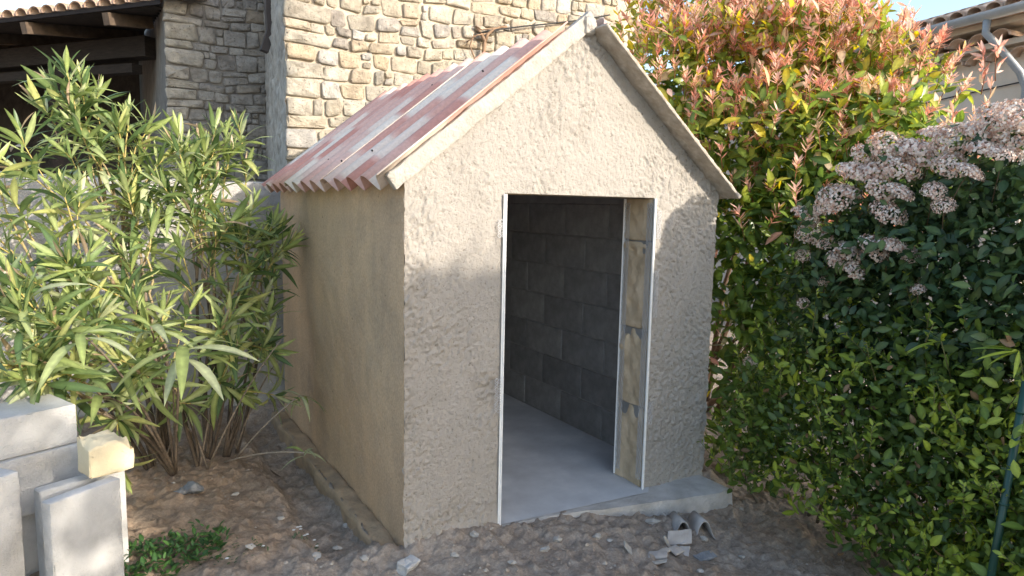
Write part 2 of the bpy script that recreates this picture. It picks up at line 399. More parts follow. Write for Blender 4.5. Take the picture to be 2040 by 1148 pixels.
def grid_patch(xs, zlo, zhi, nz):
    V = []; F = []
    for i, x in enumerate(xs):
        for j in range(nz+1):
            V.append((x, 0, zlo(x)+(zhi(x)-zlo(x))*j/nz))
    for i in range(len(xs)-1):
        for j in range(nz):
            a = i*(nz+1)+j; F.append((a, a+nz+1, a+nz+2, a+1))
    return V, F
def render_relief(P):
    q = P*np.array([1, 1, 1.0])
    low = fbm(q*4.0, 31, 2)
    sw = q+.02*fbm(q*7, 40, 2)[:, None]
    n1 = fbm(sw*np.array([34, 34, 23])+np.array([0, 0, 1])*(q[:, :1]*9), 32, 3)
    n2 = fbm(q*np.array([85, 85, 62]), 36, 2)
    rough = .45+.75*sm(-.35, .45, fbm(q*3.3+5, 47, 3))
    blob = sm(-.35, .30, n1*.8+n2*.4)
    return .004*low + rough*(.0055*blob + .0034*n2)
step = .0056
fw = MB()
nxl = int(XA/step); nxm = int((XB-XA)/step); nxr = int((W-XB)/step)
for xs, lo, nz in ((np.linspace(0, XA, nxl), lambda x: -.06, 350), (np.linspace(XA, XB, nxm), lambda x: ZA, 125), (np.linspace(XB, W, nxr), lambda x: -.04, 350)):
    V, F = grid_patch(xs, lo, lambda x: float(roofline(x)), nz)
    fw.add(V, F)
P = np.array(fw.V); rel = render_relief(P)
edge = np.minimum(np.abs(P[:, 0]-XA), np.abs(P[:, 0]-XB)); calm = np.where((P[:, 2] < ZA+.03), .25+.75*sm(.0, .05, edge), 1)
P[:, 1] -= rel*calm
P[:, 1] -= .02*sm(.10, -.05, P[:, 2])*(P[:, 0] < XA)            # the coat thickens towards the ground
rag = .004*fbm(P*np.array([0, 0, 26.]), 95, 3)
P[:, 0] += np.where(P[:, 0] < .012, rag, 0)+np.where(P[:, 0] > W-.012, rag, 0)
me = mesh('front_wall', P, fw.F, M_STUCCO, True)
front = put('front_wall', me, shed)
# body of the front wall behind the render coat
fb = MB()
def prism(mb, poly, y0, y1):
    n = len(poly); V = [(x, y0, z) for x, z in poly]+[(x, y1, z) for x, z in poly]
    mb.add(V, [tuple(range(n)), tuple(range(2*n-1, n-1, -1))]+[(i, (i+1) % n, n+(i+1) % n, n+i) for i in range(n)])
prism(fb, [(.012, -.06), (XA-.003, -.06), (XA-.003, ZA), (.012, ZA)], .016, .235)
prism(fb, [(XB+.022, -.06), (W-.012, -.06), (W-.012, ZA), (XB+.022, ZA)], .016, .235)
prism(fb, [(.012, ZA), (W-.012, ZA), (W-.012, 1.70), (W/2, float(roofline(W/2))-.02), (.012, 1.70)], .016, .235)
fb.build('wall_core', M_BLOCK, front)
# left side wall, smooth tan render
def side_patch(x, y0, y1, zlo, zhi, sgn, mname, m, ny, nz, seed, amp):
    V = []; F = []
    for i in range(ny+1):
        for j in range(nz+1): V.append((x, y0+(y1-y0)*i/ny, zlo+(zhi-zlo)*j/nz))
    for i in range(ny):
        for j in range(nz):
            a = i*(nz+1)+j; F.append((a, a+1, a+nz+2, a+nz+1))
    P = np.array(V); r = fbm(P*3, seed, 3)*amp*1.6+fbm(P*22, seed+3, 3)*amp*.5
    fade = sm(y0, y0+.03, P[:, 1])
    P[:, 0] += sgn*r*fade
    return mesh(mname, P, F, m, True)
put('side_wall', side_patch(0, -.004, D, -.14, 1.765, -1, 'side_wall', M_SIDE, 120, 90, 51, .004), shed)
lc = MB(); lc.box((.012, .24, -.14), (.20, D-.01, 1.75)); lc.build('side_wall_core', M_BLOCK, shed)
put('side_wall', side_patch(W, .0, D, -.14, 1.765, 1, 'side_wall', M_SIDE, 60, 40, 52, .004), shed)
# right side wall and back wall inside: coursed concrete blocks on a recessed joint bed
rw = MB(); rw.box((W-.19, .24, -.14), (W-.012, D-.01, 1.75)); rwall = rw.build('inner_side_wall', M_JOINT, shed)
bw = MB(); prism(bw, [(.2, -.1), (W-.2, -.1), (W-.2, 1.74), (W/2, 2.40), (.2, 1.74)], D-.19, D-.005); bwall = bw.build('back_wall', M_JOINT, shed)
blk = {}
def block_mesh(L, H):
    key = (round(L, 2), round(H, 3))
    if key not in blk:
        bm = rough_box((-L/2, -.015, -H/2), (L/2, .015, H/2), len(blk)+3, .12, .003, .008, 9)
        me = bpy.data.meshes.new('concrete_block'); bm.to_mesh(me); bm.free(); me.materials.append(M_BLOCK); blk[key] = me
    return blk[key]
HC = .232
for r_ in range(8):
    z = .01+r_*HC; off = .25 if r_ % 2 else .0
    y = .245-off
    while y < D-.2:
        a = max(y, .245); b_ = min(y+.5, D-.2)
        if b_-a > .05 and z+HC < 1.86:
            h = HC-.008
            o = put('concrete_block', block_mesh(b_-a-.008, h), rwall, Matrix.Translation((W-.181+random.uniform(-.003, .003), (a+b_)/2, z+h/2))@Matrix.Rotation(-math.pi/2, 4, 'Z'))
        y += .5
for r_ in range(9):
    z = .01+r_*HC; off = .25 if r_ % 2 else .1
    x = .2-off
    lim = max(0, z+HC-1.74)/SLOPE
    while x < W-.2:
        a = max(x, .215+lim); b_ = min(x+.5, W-.215-lim)
        if b_-a > .05:
            h = HC-.008
            put('concrete_block', block_mesh(b_-a-.008, h), bwall, Matrix.Translation(((a+b_)/2, D-.181+random.uniform(-.003, .003), z+h/2)))
        x += .5
# door reveal on the right: stacked block ends with a shallow groove
reveal = MB(); reveal.box((XB+.014, .018, -.02), (XB+.05, .245, ZA+.0)); rv = reveal.build('door_reveal', M_JOINT, shed)
zs = [0, .47, .92, 1.42, ZA]
for k in range(4):
    def groove(P, k=k):
        g = np.exp(-((P[:, 1]-.135)/.045)**2)
        rag = fbm(P*np.array([20, 26, 20]), 60+k, 2)
        top = sm(zs[k+1]-.10, zs[k+1], P[:, 2]); bot = sm(zs[k]+.03, zs[k], P[:, 2])
        hole = np.exp(-((np.abs(P[:, 1]-.135)-.055)/.028)**2)*top*(k < 3)
        P[:, 0] += np.where(P[:, 0] < XB+.02, .004*g+.006*rag+.045*hole*np.clip(rag+.7, 0, 1), 0)
        return P
    bm = rough_box((XB, .014, zs[k]+.004), (XB+.05, .236, zs[k+1]-.004), 70+k, .014, .003, .006, 18, fn=groove)
    bm_obj('block_end', bm, M_REVEAL, rv)
# left reveal and lintel underside
lr = MB(); lr.box((XA-.05, .014, -.02), (XA-.002, .24, ZA)); lr.build('door_reveal', M_REVEAL, shed)
bm = rough_box((XA-.02, .016, ZA-.002), (XB+.02, .236, ZA+.05), 77, .03, .002, .004, 12); bm_obj('lintel', bm, M_REVEAL, shed)
# plaster corner beads
def bead(x, y, sx, sy, z0, z1, wx=.010, wy=.012):
    b = MB(); b.box((min(x, x+sx*wx), min(y, y+sy*.004), z0), (max(x, x+sx*wx), max(y, y+sy*.004), z1))
    b.box((min(x, x+sx*.004), min(y, y+sy*wy), z0), (max(x, x+sx*.004), max(y, y+sy*wy), z1))
    b.tube([(x, y, z0), (x, y, z1)], .0055, 8)
    return b.build('corner_bead', M_PVC, shed)
bead(XA+.001, -.013, -1, 1, .004, ZA-.004, .012); bead(XB-.001, -.012, 1, 1, .004, ZA-.004, .012); bead(XB-.003, .240, 1, -1, .01, ZA-.006, .012)
def lath(p0, du, z0, z1, wid, nrm, seed, cover):
    """expanded metal wing of a bead: diamonds, left out where the render covers it"""
    b = MB(); rr = random.Random(seed); p0 = Vector(p0); du = Vector(du); nrm = Vector(nrm)
    h = .022; nrow = int((z1-z0)/h); ncol = int(wid/.011)
    for r_ in range(nrow+1):
        zc = z0+r_*h
        if r_ == nrow or vnoise(np.array([[zc*4.5, seed*7.7, .3]]), seed)[0] < cover:
            if len(b.V) > 100: b.build('expanded_mesh', M_LATH, shed)
            b = MB(); continue
        for c in range(ncol):
            u0 = c*.011; q = (r_+c) % 2
            a = p0+du*u0+Vector((0, 0, zc+(h/2 if q else 0))); bb = p0+du*(u0+.011)+Vector((0, 0, zc+(0 if q else h/2)))
            a2 = p0+du*u0+Vector((0, 0, zc+(h/2 if q else h))); b2 = p0+du*(u0+.011)+Vector((0, 0, zc+(h if q else h/2)))
            b.bar(a, bb, .0026, .0026); b.bar(a2, b2, .0026, .0026)
lath((XA-.012, -.017, 0), (-1, 0, 0), .35, 1.55, .034, (0, -1, 0), 3, -.05)
lath((XB+.012, -.017, 0), (1, 0, 0), .25, 1.60, .034, (0, -1, 0), 4, -.15)
lath((XB-.005, .002, 0), (0, 1, 0), .05, 1.64, .045, (-1, 0, 0), 5, -1)
lath((XB-.005, .232, 0), (0, -1, 0), .05, 1.64, .045, (-1, 0, 0), 6, -1)
# floor slab with its ragged front step
def slab_fn(P):
    f = P[:, 1] < .06
    fy = -.245*sm(.52, 1.95, P[:, 0])-.012+.012*fbm(P*np.array([9, 0, 7]), 81, 3)
    P[:, 1] = np.where(f, fy+(.0-P[:, 2])*.06, P[:, 1])
    side = P[:, 0] > W-.06
    P[:, 0] = np.where(side, P[:, 0]+.01*fbm(P*np.array([0, 9, 9]), 82, 3), P[:, 0])
    return P
bm = rough_box((XA-.3, 0, -.26), (W-.02, D-.02, .0), 80, .05, .0015, .012, 9, fn=slab_fn)
slab = bm_obj('floor_slab', bm, M_SLABEDGE, shed)
fl = MB(); fl.add([(XA-.05, .0, .004), (XB+.0, -.06, .004), (W-.17, .25, .004), (W-.17, D-.18, .004), (.19, D-.18, .004), (.19, .25, .004), (XA-.05, .2, .004)], [(0, 1, 2, 3, 4, 5, 6)])
fl.build('floor_screed', M_FLOOR, slab)
# footing ledge along the left wall
def foot_fn(P):
    P[:, 0] = np.where(P[:, 0] < -.03, P[:, 0]+.012*fbm(P*np.array([4, 4, 4]), 85, 3)+.03*sm(.25, -.02, P[:, 1]), P[:, 0])
    P[:, 2] += np.where(P[:, 2] > -.1, .010*fbm(P*np.array([8, 8, 0]), 86, 3)-.02*sm(.4, 0, P[:, 1]), 0)
    return P
bm = rough_box((-.115, -.045, -.28), (.004, D, .012), 84, .03, .004, .02, 14, fn=foot_fn); bm_obj('footing', bm, M_FOOT, shed)

# ---- corrugated roof
PITCHW, AMP = .208, .040
def corrugated(nw, v0, v1, phase=0, edge0=0., nv=6, thick=.0065):
    k = 14; us = np.linspace(0, nw*PITCHW, int(nw*k)+1); vs = np.linspace(v0, v1, nv+1); V = []; F = []
    nu = len(us)
    for side in (0, 1):
        for v in vs:
            for u in us:
                s_ = math.cos(2*math.pi*(u/PITCHW+phase)); s_ += .32*(1-s_*s_); V.append((u, v, AMP*s_ + (thick/2 if side == 0 else -thick/2)))
    q = nu*(nv+1)
    for j in range(nv):
        for i in range(nu-1):
            a = j*nu+i; F.append((a, a+1, a+nu+1, a+nu)); F.append((q+a+nu, q+a+nu+1, q+a+1, q+a))
    for i in range(nu-1):
        F.append((q+i, q+i+1, i+1, i)); a = nv*nu+i; F.append((a, a+1, q+a+1, q+a))
    for j in range(nv):
        a = j*nu; F.append((a, a+nu, q+a+nu, q+a)); a = j*nu+nu-1; F.append((q+a, q+a+nu, a+nu, a))
    return V, F
def roof_matrix(left, y0, lift):
    if left: o = Vector((0, y0, 1.775)); ev = Vector((math.cos(TH), 0, math.sin(TH))); ew = Vector((-math.sin(TH), 0, math.cos(TH))); eu = Vector((0, 1, 0))
    else: o = Vector((W, y0, 1.70)); ev = Vector((-math.cos(TH), 0, math.sin(TH))); ew = Vector((math.sin(TH), 0, math.cos(TH))); eu = Vector((0, 1, 0))
    o = o+ew*lift
    return Matrix(((eu.x, ev.x, ew.x, o.x), (eu.y, ev.y, ew.y, o.y), (eu.z, ev.z, ew.z, o.z), (0, 0, 0, 1)))
RIDGE = W/2/math.cos(TH)
y = -.025; lifts = (0, .006, .0)
for k, nw in enumerate((4.25, 4.25, 3.9)):
    V, F = corrugated(nw, -.135-(.012 if k == 1 else 0), RIDGE-.155, phase=.0)
    put('roof_sheet', mesh('roof_sheet', V, F, M_SHEET, True), shed, roof_matrix(True, y, lifts[k]))
    y += 4*PITCHW
y = -.105
for k, nw in enumerate((4.25, 4.25, 4.25)):
    V, F = corrugated(nw, -.045, RIDGE-.015, phase=.5)
    put('roof_sheet', mesh('roof_sheet', V, F, M_SHEET, True), shed, roof_matrix(False, y, .052+lifts[k]))
    y += 4*PITCHW
# fixing screws
for (u, v) in ((.53, .08), (.885, .02), (1.24, .06), (.35, .75), (1.06, .80)):
    b = MB(); b.tube([(0, 0, -.004), (0, 0, .006)], .005, 8)
    b.build('roof_screw', M_CABLE, shed, mw=roof_matrix(True, -.025+u, 0)@Matrix.Translation((0, v, AMP+.006)))
# mortar verge on the left rake, board on the right rake
def rake(name, left, y0, y1, v0, v1, w0, w1, m, seed, amp):
    bm = rough_box((y0, v0, w0), (y1, v1, w1), seed, .022, amp, .006, 26)
    return bm_obj(name, bm, m, shed, mw=roof_matrix(left, 0, 0))
rake('verge_mortar', True, -.022, .02, -.105, RIDGE+.0, -.064, .012, M_VERGE, 91, .006)
rake('verge_board', False, -.128, .03, -.05, RIDGE-.008, .0, .020, M_VERGE2, 92, .005)
bm = rough_box((W/2-.04, -.035, 2.45), (W/2+.02, .05, 2.53), 93, .014, .012, .02, 22); bm_obj('ridge_mortar', bm, M_VERGE, shed)
bm = rough_box((W/2-.10, .03, 2.42), (W/2+.02, D, 2.475), 94, .05, .008, .015, 12); bm_obj('ridge_bedding', bm, M_VERGE2, shed)

# ================================================================== STONE BARN
barn = empty('stone_barn', (1.5, 3.8, 0), 'old rubble stone barn with dark open bay behind the shed', 'barn')
def stone_wall(name, O, du, nrm, L, z0, z1, seed, m, mm, rows, wid, parent, quoin=None, back=.5, end=True, first=None):
    """coursed rubble: every stone a mesh of its own, proud of a recessed mortar bed"""
    rr = random.Random(seed); O = Vector(O); du = Vector(du).normalized(); nrm = Vector(nrm).normalized()
    # bed
    n = int(L/.05); nz = int((z1-z0)/.05); V = []; F = []
    for i in range(n+1):
        for j in range(nz+1): V.append(O+du*(L*i/n)+Vector((0, 0, z0+(z1-z0)*j/nz)))
    for i in range(n):
        for j in range(nz): a = i*(nz+1)+j; F.append((a, a+nz+1, a+nz+2, a+1))
    P = np.array([tuple(v) for v in V]); P += np.array(nrm)*(fbm(P*9, seed, 3)*.012-.003)[:, None]
    wall = put(name, mesh(name, P, F, mm, True), parent)
    def warp(u, z): 
        q = np.array([[u*1.6, z*1.3, seed*.7]]); return z+.05*float(vnoise(q, seed)[0])+.018*float(vnoise(q*4.1, seed+2)[0])
    def stone(u0, u1, a, b, mat_, depth):
        g = .003
        w_, h_ = u1-u0-2*g, b-a-2*g
        if w_ < .02 or h_ < .018: return
        r = min(w_, h_)*rr.uniform(.12, .30); pts = []
        cx, cz = (u0+u1)/2, (a+b)/2
        for (sx, sz, a0) in ((1, 1, 0), (-1, 1, 90), (-1, -1, 180), (1, -1, 270)):
            jx, jz = rr.uniform(-.15, .06)*min(w_, .14), rr.uniform(-.14, .06)*min(h_, .12)
            rc = r*rr.uniform(.5, 1.15)
            for t in (8, 45, 82):
                th = math.radians(a0+t)
                pts.append((cx+sx*(w_/2+jx-rc)+rc*math.cos(th), cz+sz*(h_/2+jz-rc)+rc*math.sin(th)))
        ro = rr.uniform(-.05, .05); pts = [(cx+(u_-cx)*math.cos(ro)-(z_-cz)*math.sin(ro), cz+(u_-cx)*math.sin(ro)+(z_-cz)*math.cos(ro)) for u_, z_ in pts]
        n_ = len(pts); V = []
        tl, tw = rr.uniform(-.25, .25), rr.uniform(-.2, .2)
        for s_, dpt in ((1.0, -.03), (1.0, depth*.6), (.90, depth*.97), (.5, depth*1.05)):
            for k, (pu, pz) in enumerate(pts):
                qu, qz = cx+(pu-cx)*s_, cz+(pz-cz)*s_
                jit = rr.uniform(-.2, .2)*depth if dpt > 0 else 0
                dd = dpt+jit+((qu-cx)*tl*.3+(qz-cz)*tw*.5 if s_ < 1 else 0)
                V.append(O+du*qu+Vector((0, 0, warp(qu, qz)))+nrm*dd)
        V.append(O+du*cx+Vector((0, 0, warp(cx, cz)))+nrm*depth*rr.uniform(.9, 1.2))
        F = []
        for k in range(3):
            for i in range(n_):
                F.append((k*n_+i, k*n_+(i+1) % n_, (k+1)*n_+(i+1) % n_, (k+1)*n_+i))
        F += [(3*n_+i, 3*n_+(i+1) % n_, 4*n_) for i in range(n_)]
        put('stone', mesh('stone', V, F, mat_, rr.random() < .75), wall)
    z = z0+.02
    row = 0
    while z < z1-.06:
        h = rr.uniform(*rows); h = min(h, z1-z); u = 0.0
        if quoin:
            qw = rr.uniform(.22, .42); stone(-.012, qw, z, z+h, M_QUOIN if quoin == 'pale' else m, .035); u = qw
        while u < L-.03:
            w_ = rr.uniform(*wid)*(1.25 if rr.random() < .2 else 1)
            if L-(u+w_) < .07: w_ = L-u
            t = rr.random(); dep = rr.uniform(.012, .038)
            if h > .13 and t < .26:
                f = rr.uniform(.35, .65); stone(u, u+w_, z, z+h*f, m, dep); 
                if rr.random() < .5: stone(u, u+w_, z+h*f, z+h, m, dep)
                else: k_ = rr.uniform(.35, .65); stone(u, u+w_*k_, z+h*f, z+h, m, dep); stone(u+w_*k_, u+w_, z+h*f, z+h, m, dep*.9)
            elif h > .12 and t < .40:
                k_ = rr.uniform(.12, .2)/max(w_, .2)*.5; stone(u, u+w_*(1-k_), z, z+h, m, dep)
                nsm = max(1, int(h/.07))
                for e in range(nsm): stone(u+w_*(1-k_), u+w_, z+h*e/nsm, z+h*(e+1)/nsm, m, dep*.8)
            else: stone(u, u+w_, z, z+h, m, dep)
            u += w_
        z += h; row += 1
    return wall
ang = math.radians(-4)
du = Vector((math.cos(ang), math.sin(ang), 0)); nn = Vector((math.sin(ang), -math.cos(ang), 0))
stone_wall('wall', (.325, 3.62, 0), du, nn, 3.55, 1.86, 4.05, 11, M_STONE, M_MORTAR, (.075, .175), (.10, .27), barn, quoin='sand')
core = MB()
c0 = Vector((.325, 3.62, 0)); c1 = c0+du*3.9
core.add([c0-nn*.02+Vector((0, 0, -.2)), c1-nn*.02+Vector((0, 0, -.2)), c1+Vector((.2, 2.7, -.2)), Vector((.70, 6.35, -.2)), c0-nn*.02+Vector((0, 0, 4.6)), c1-nn*.02+Vector((0, 0, 4.6)), c1+Vector((.2, 2.7, 4.6)), Vector((.70, 6.35, 4.6))],
         [(3,2,1,0),(4,5,6,7),(0,1,5,4),(1,2,6,5),(2,3,7,6)])
core.build('wall_core', M_MORTAR, barn)
# rough shaded side of the pier
V = []; F = []; ny_, nz_ = 60, 110
for i in range(ny_+1):
    for j in range(nz_+1):
        t = i/ny_; V.append((.322+(.69-.322)*t, 3.60+(6.35-3.60)*t, -.1+4.6*j/nz_))
for i in range(ny_):
    for j in range(nz_): a = i*(nz_+1)+j; F.append((a, a+1, a+nz_+2, a+nz_+1))
P = np.array(V); P[:, 0] -= .015*fbm(P*5, 13, 3)+.020*fbm(P*14, 14, 3)
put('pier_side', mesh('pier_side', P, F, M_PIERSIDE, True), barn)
# recessed wall in shade, its quoins paler
p0 = at_y(331, 150, 6.3); 
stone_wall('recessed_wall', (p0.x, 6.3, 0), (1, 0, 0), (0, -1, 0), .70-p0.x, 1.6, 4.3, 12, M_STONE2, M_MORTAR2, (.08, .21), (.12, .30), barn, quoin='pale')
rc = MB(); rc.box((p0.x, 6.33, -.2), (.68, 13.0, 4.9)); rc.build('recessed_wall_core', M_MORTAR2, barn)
# kinked dark drainpipe in the corner
b = MB(); q = [at_y(534, -60, 5.2), at_y(536, 25, 5.2), at_y(539, 62, 5.2), at_y(526, 103, 5.2)]
for i in range(3): b.bar(q[i], q[i+1], .10, .08, Vector((1, 0, 0)))
b.build('drainpipe', M_PIPE, barn)
# open bay: eave of the timber roof recedes to the left
E0 = Vector((-.41, 6.1, 3.80)); ed = Vector((-.61, .79, 0)); ei = Vector((.79, .61, 0)); rise = .17
rf = MB()
def rp(t, s_, dz=0): return E0+ed*t+ei*s_+Vector((0, 0, rise*s_+dz))
def t0(s_): return (.06+.79*s_)/.61             # the roof stops against the end of the recessed wall
d_s = 5.0
a_, b_, c_, d_ = rp(t0(0), 0), rp(11, 0), rp(11, d_s), rp(t0(d_s), d_s)
up = Vector((0, 0, .05)); rf.add([a_, b_, c_, d_, a_+up, b_+up, c_+up, d_+up], [(3,2,1,0),(4,5,6,7),(0,1,5,4),(1,2,6,5),(2,3,7,6),(3,0,4,7)])
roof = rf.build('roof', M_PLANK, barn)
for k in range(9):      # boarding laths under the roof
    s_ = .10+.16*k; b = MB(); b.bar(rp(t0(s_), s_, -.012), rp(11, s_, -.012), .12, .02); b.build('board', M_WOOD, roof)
def canal_tile(L, r, m, parent, mw, k=7, thick=.014):
    V = []; F = []
    for s_, rr_ in ((0, r), (0, r-thick), (L, r*.86), (L, r*.86-thick)):
        for i in range(k+1):
            th = math.pi*i/k; V.append((rr_*math.cos(th), s_, rr_*math.sin(th)*.8))
    n = k+1
    for i in range(k):
        F += [(i, i+1, 2*n+i+1, 2*n+i), (n+i+1, n+i, 3*n+i, 3*n+i+1), (n+i, n+i+1, i+1, i), (2*n+i, 2*n+i+1, 3*n+i+1, 3*n+i)]
    return put('roof_tile', mesh('roof_tile', V, F, m, True), parent, mw)
def frame_m(o, ex, ey):
    ez = ex.cross(ey).normalized(); ey = ez.cross(ex)
    return Matrix(((ex.x, ey.x, ez.x, o.x), (ex.y, ey.y, ez.y, o.y), (ex.z, ey.z, ez.z, o.z), (0, 0, 0, 1)))
iu = (ei+Vector((0, 0, rise))).normalized()
tm = canal_tile(.45, .11, M_TILE, roof, frame_m(rp(0, -.05, .06), -ed, iu))
for k in range(1, 26):
    for row_ in (0, 1):
        o = tm.copy(); COL.objects.link(o); o.parent = roof; o.matrix_basis = frame_m(rp(-.3+.245*k+random.uniform(-.01, .01), -.05+.38*row_, .055+.02*row_), -ed, (iu+Vector((0, 0, random.uniform(-.02, .02)))).normalized())
for t in (.95, 2.4, 3.9, 5.4, 6.9):     # rafter tails
    b = MB(); b.bar(rp(t, -.02, -.10), rp(t, min(2.6, (.61*t-.06)/.79-.06), -.10), .10, .14); b.build('rafter', M_RAFTER, barn)
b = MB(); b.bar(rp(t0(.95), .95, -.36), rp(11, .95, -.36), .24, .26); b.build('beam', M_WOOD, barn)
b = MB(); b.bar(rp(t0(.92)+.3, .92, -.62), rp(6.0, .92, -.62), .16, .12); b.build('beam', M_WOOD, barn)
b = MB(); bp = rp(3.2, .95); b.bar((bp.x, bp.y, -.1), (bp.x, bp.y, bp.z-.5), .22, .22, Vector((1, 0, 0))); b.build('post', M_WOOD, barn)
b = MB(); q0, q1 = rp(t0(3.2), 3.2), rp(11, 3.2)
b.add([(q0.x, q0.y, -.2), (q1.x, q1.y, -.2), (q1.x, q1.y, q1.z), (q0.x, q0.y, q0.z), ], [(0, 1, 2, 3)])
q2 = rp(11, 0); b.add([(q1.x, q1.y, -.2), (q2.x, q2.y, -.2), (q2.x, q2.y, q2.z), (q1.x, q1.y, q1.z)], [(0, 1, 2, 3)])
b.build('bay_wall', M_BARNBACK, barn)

# dead vine and cable on the sunlit wall
b = MB()
def vt(pts, r):
    out = []
    for i, (px, py) in enumerate(pts):
        y = 3.45
        for k in range(4): y = 3.62-.0699*(at_y(px, py, y).x-.325)-.075
        out.append(at_y(px, py, y-.012*(1+math.sin(i*1.3))))
    return out
b.tube(vt([(962, 128), (964, 100), (966, 82), (958, 66), (948, 52)], 0), [.022, .02, .018, .016, .012], 7)
b.tube(vt([(966, 84), (972, 68), (984, 58), (1000, 54), (1012, 56)], 0), [.018, .016, .014, .011, .008], 7)
b.tube(vt([(948, 52), (960, 60), (985, 56), (1010, 52)], 0), .007, 5)
b.tube(vt([(944, 70), (936, 92), (944, 112), (950, 128)], 0), .008, 5)
b.tube(vt([(930, 84), (950, 70), (976, 66)], 0), .006, 5)
o = b.build('dead_vine', M_VINE, None, True); tag(o, 'forked brown dead vine stem on the sunlit stone wall above the roof', 'vine')
b = MB(); b.tube(vt([(955, 66), (985, 60), (1040, 53), (1100, 47), (1160, 40), (1215, 30)], 0), .008, 5, ); o = b.build('cable', M_CABLE, None, True); tag(o, 'thin dark cable running across the sunlit stone wall', 'cable')

# ================================================================== LOW GARDEN WALL
def gw_fn(P):
    f = P[:, 1] < 2.80
    P[:, 1] = np.where(f, P[:, 1]-.035*np.clip(fbm(P*5, 141, 3), -.3, 1)-.012*fbm(P*16, 142, 3), P[:, 1])
    P[:, 2] += np.where(P[:, 2] > 1.6, .015*fbm(P*3, 143, 2), 0)
    return P
bm = rough_box((-5.5, 2.76, -.2), (.28, 2.98, 1.745), 140, .05, .006, .025, 8, fn=gw_fn)
o = bm_obj('garden_wall', bm, M_GARDENWALL); tag(o, 'low pale rough rendered garden wall behind the oleander', 'wall')

# ================================================================== HOUSE ON THE RIGHT
house = empty('neighbour_house', (8.4, 3, 0), 'beige rendered house with tiled eave and grey downpipe, top right', 'house')
HO = Vector((7.95, .95, 0)); hd = Vector((.20, .98, 0)).normalized(); hn = Vector((-hd.y, hd.x, 0)); HZ = 3.44
def hp(t, out, z): return HO+hd*t+hn*out+Vector((0, 0, z))
b = MB(); V = [hp(0, 0, -.2), hp(9, 0, -.2), hp(9, -6, -.2), hp(0, -6, -.2), hp(0, 0, HZ+.42), hp(9, 0, HZ+.42), hp(9, -6, HZ+.42), hp(0, -6, HZ+.42)]
b.add(V, [(3,2,1,0),(4,5,6,7),(0,1,5,4),(1,2,6,5),(2,3,7,6),(3,0,4,7)]); b.build('wall', M_HWALL, house)
hr = MB(); V = [hp(-.35, .42, HZ+.44), hp(9.3, .42, HZ+.44), hp(9.3, -3, HZ+1.57), hp(-.35, -3, HZ+1.57)]; V += [Vector((v.x, v.y, HZ+.388)) for v in V]
hr.add(V, [(0,1,2,3),(7,6,5,4),(4,5,1,0),(5,6,2,1),(6,7,3,2),(7,4,0,3)]); hroof = hr.build('roof', M_TILE, house)
hin = (hp(0, -3, HZ+1.57)-hp(0, .42, HZ+.44)).normalized()
hm = canal_tile(.5, .10, M_TILE, hroof, frame_m(hp(0, .46, HZ+.47), -hd, hin)).data
for k in range(-1, 40):
    for row_ in (0, 1): put('roof_tile', hm, hroof, frame_m(hp(.22*k, .46-.42*row_*.95, HZ+.47+.14*row_), -hd, hin))
# two rows of half round tiles under the eave (genoise)
for row_ in (0, 1):
    z = HZ-.02+.205*row_; out = .15+.15*row_
    b = MB(); b.add([hp(-.2, 0, z+.135), hp(9, 0, z+.135), hp(9, out, z+.135), hp(-.2, out, z+.135), hp(-.2, 0, z+.20), hp(9, 0, z+.20), hp(9, out, z+.20), hp(-.2, out, z+.20)], [(3,2,1,0),(4,5,6,7),(0,1,5,4),(1,2,6,5),(2,3,7,6),(3,0,4,7)])
    b.build('eave_course', M_HWALL, house)
    gm = None
    for k in range(30):
        mw = frame_m(hp(.1+.26*k+.13*row_, out+.005, z), -hd, -hn)
        if gm is None: gm = canal_tile(.2+.12*row_, .118, M_TILE, house, mw); gm.name = 'eave_tile'; gm = gm.data
        else: put('eave_tile', gm, house, mw)
g = MB(); k = 8; V = []
for t in (-.4, 9.3):
    for rr_ in (.085, .078):
        for i in range(k+1):
            th = math.pi+math.pi*i/k; V.append(hp(t, .465+rr_*math.cos(th), HZ+.445+rr_*math.sin(th)))
n = k+1
F = []
for i in range(k): F += [(i, i+1, 2*n+i+1, 2*n+i), (n+i, n+i+1, 3*n+i+1, 3*n+i), (i, i+1, n+i+1, n+i), (2*n+i, 2*n+i+1, 3*n+i+1, 3*n+i)]
F += [(0, n, 3*n, 2*n), (k, n+k, 3*n+k, 2*n+k)]
g.add(V, F); g.build('gutter', M_ZINC, house, True)
b = MB(); b.tube([hp(.28, .46, HZ+.40), hp(.28, .46, HZ+.22), hp(.18, .40, HZ+.08), hp(.06, .16, HZ-.22), hp(.02, .09, HZ-.40), hp(.02, .09, 0)], .042, 10); b.build('downpipe', M_ZINC, house, True)
b = MB(); b.tube([hp(.0, .03, HZ-.30), hp(1, .03, HZ-.36), hp(2.2, .03, HZ-.46), hp(4, .03, HZ-.44), hp(6, .03, HZ-.4)], .008, 5); b.build('cable', M_CABLE, house, True)

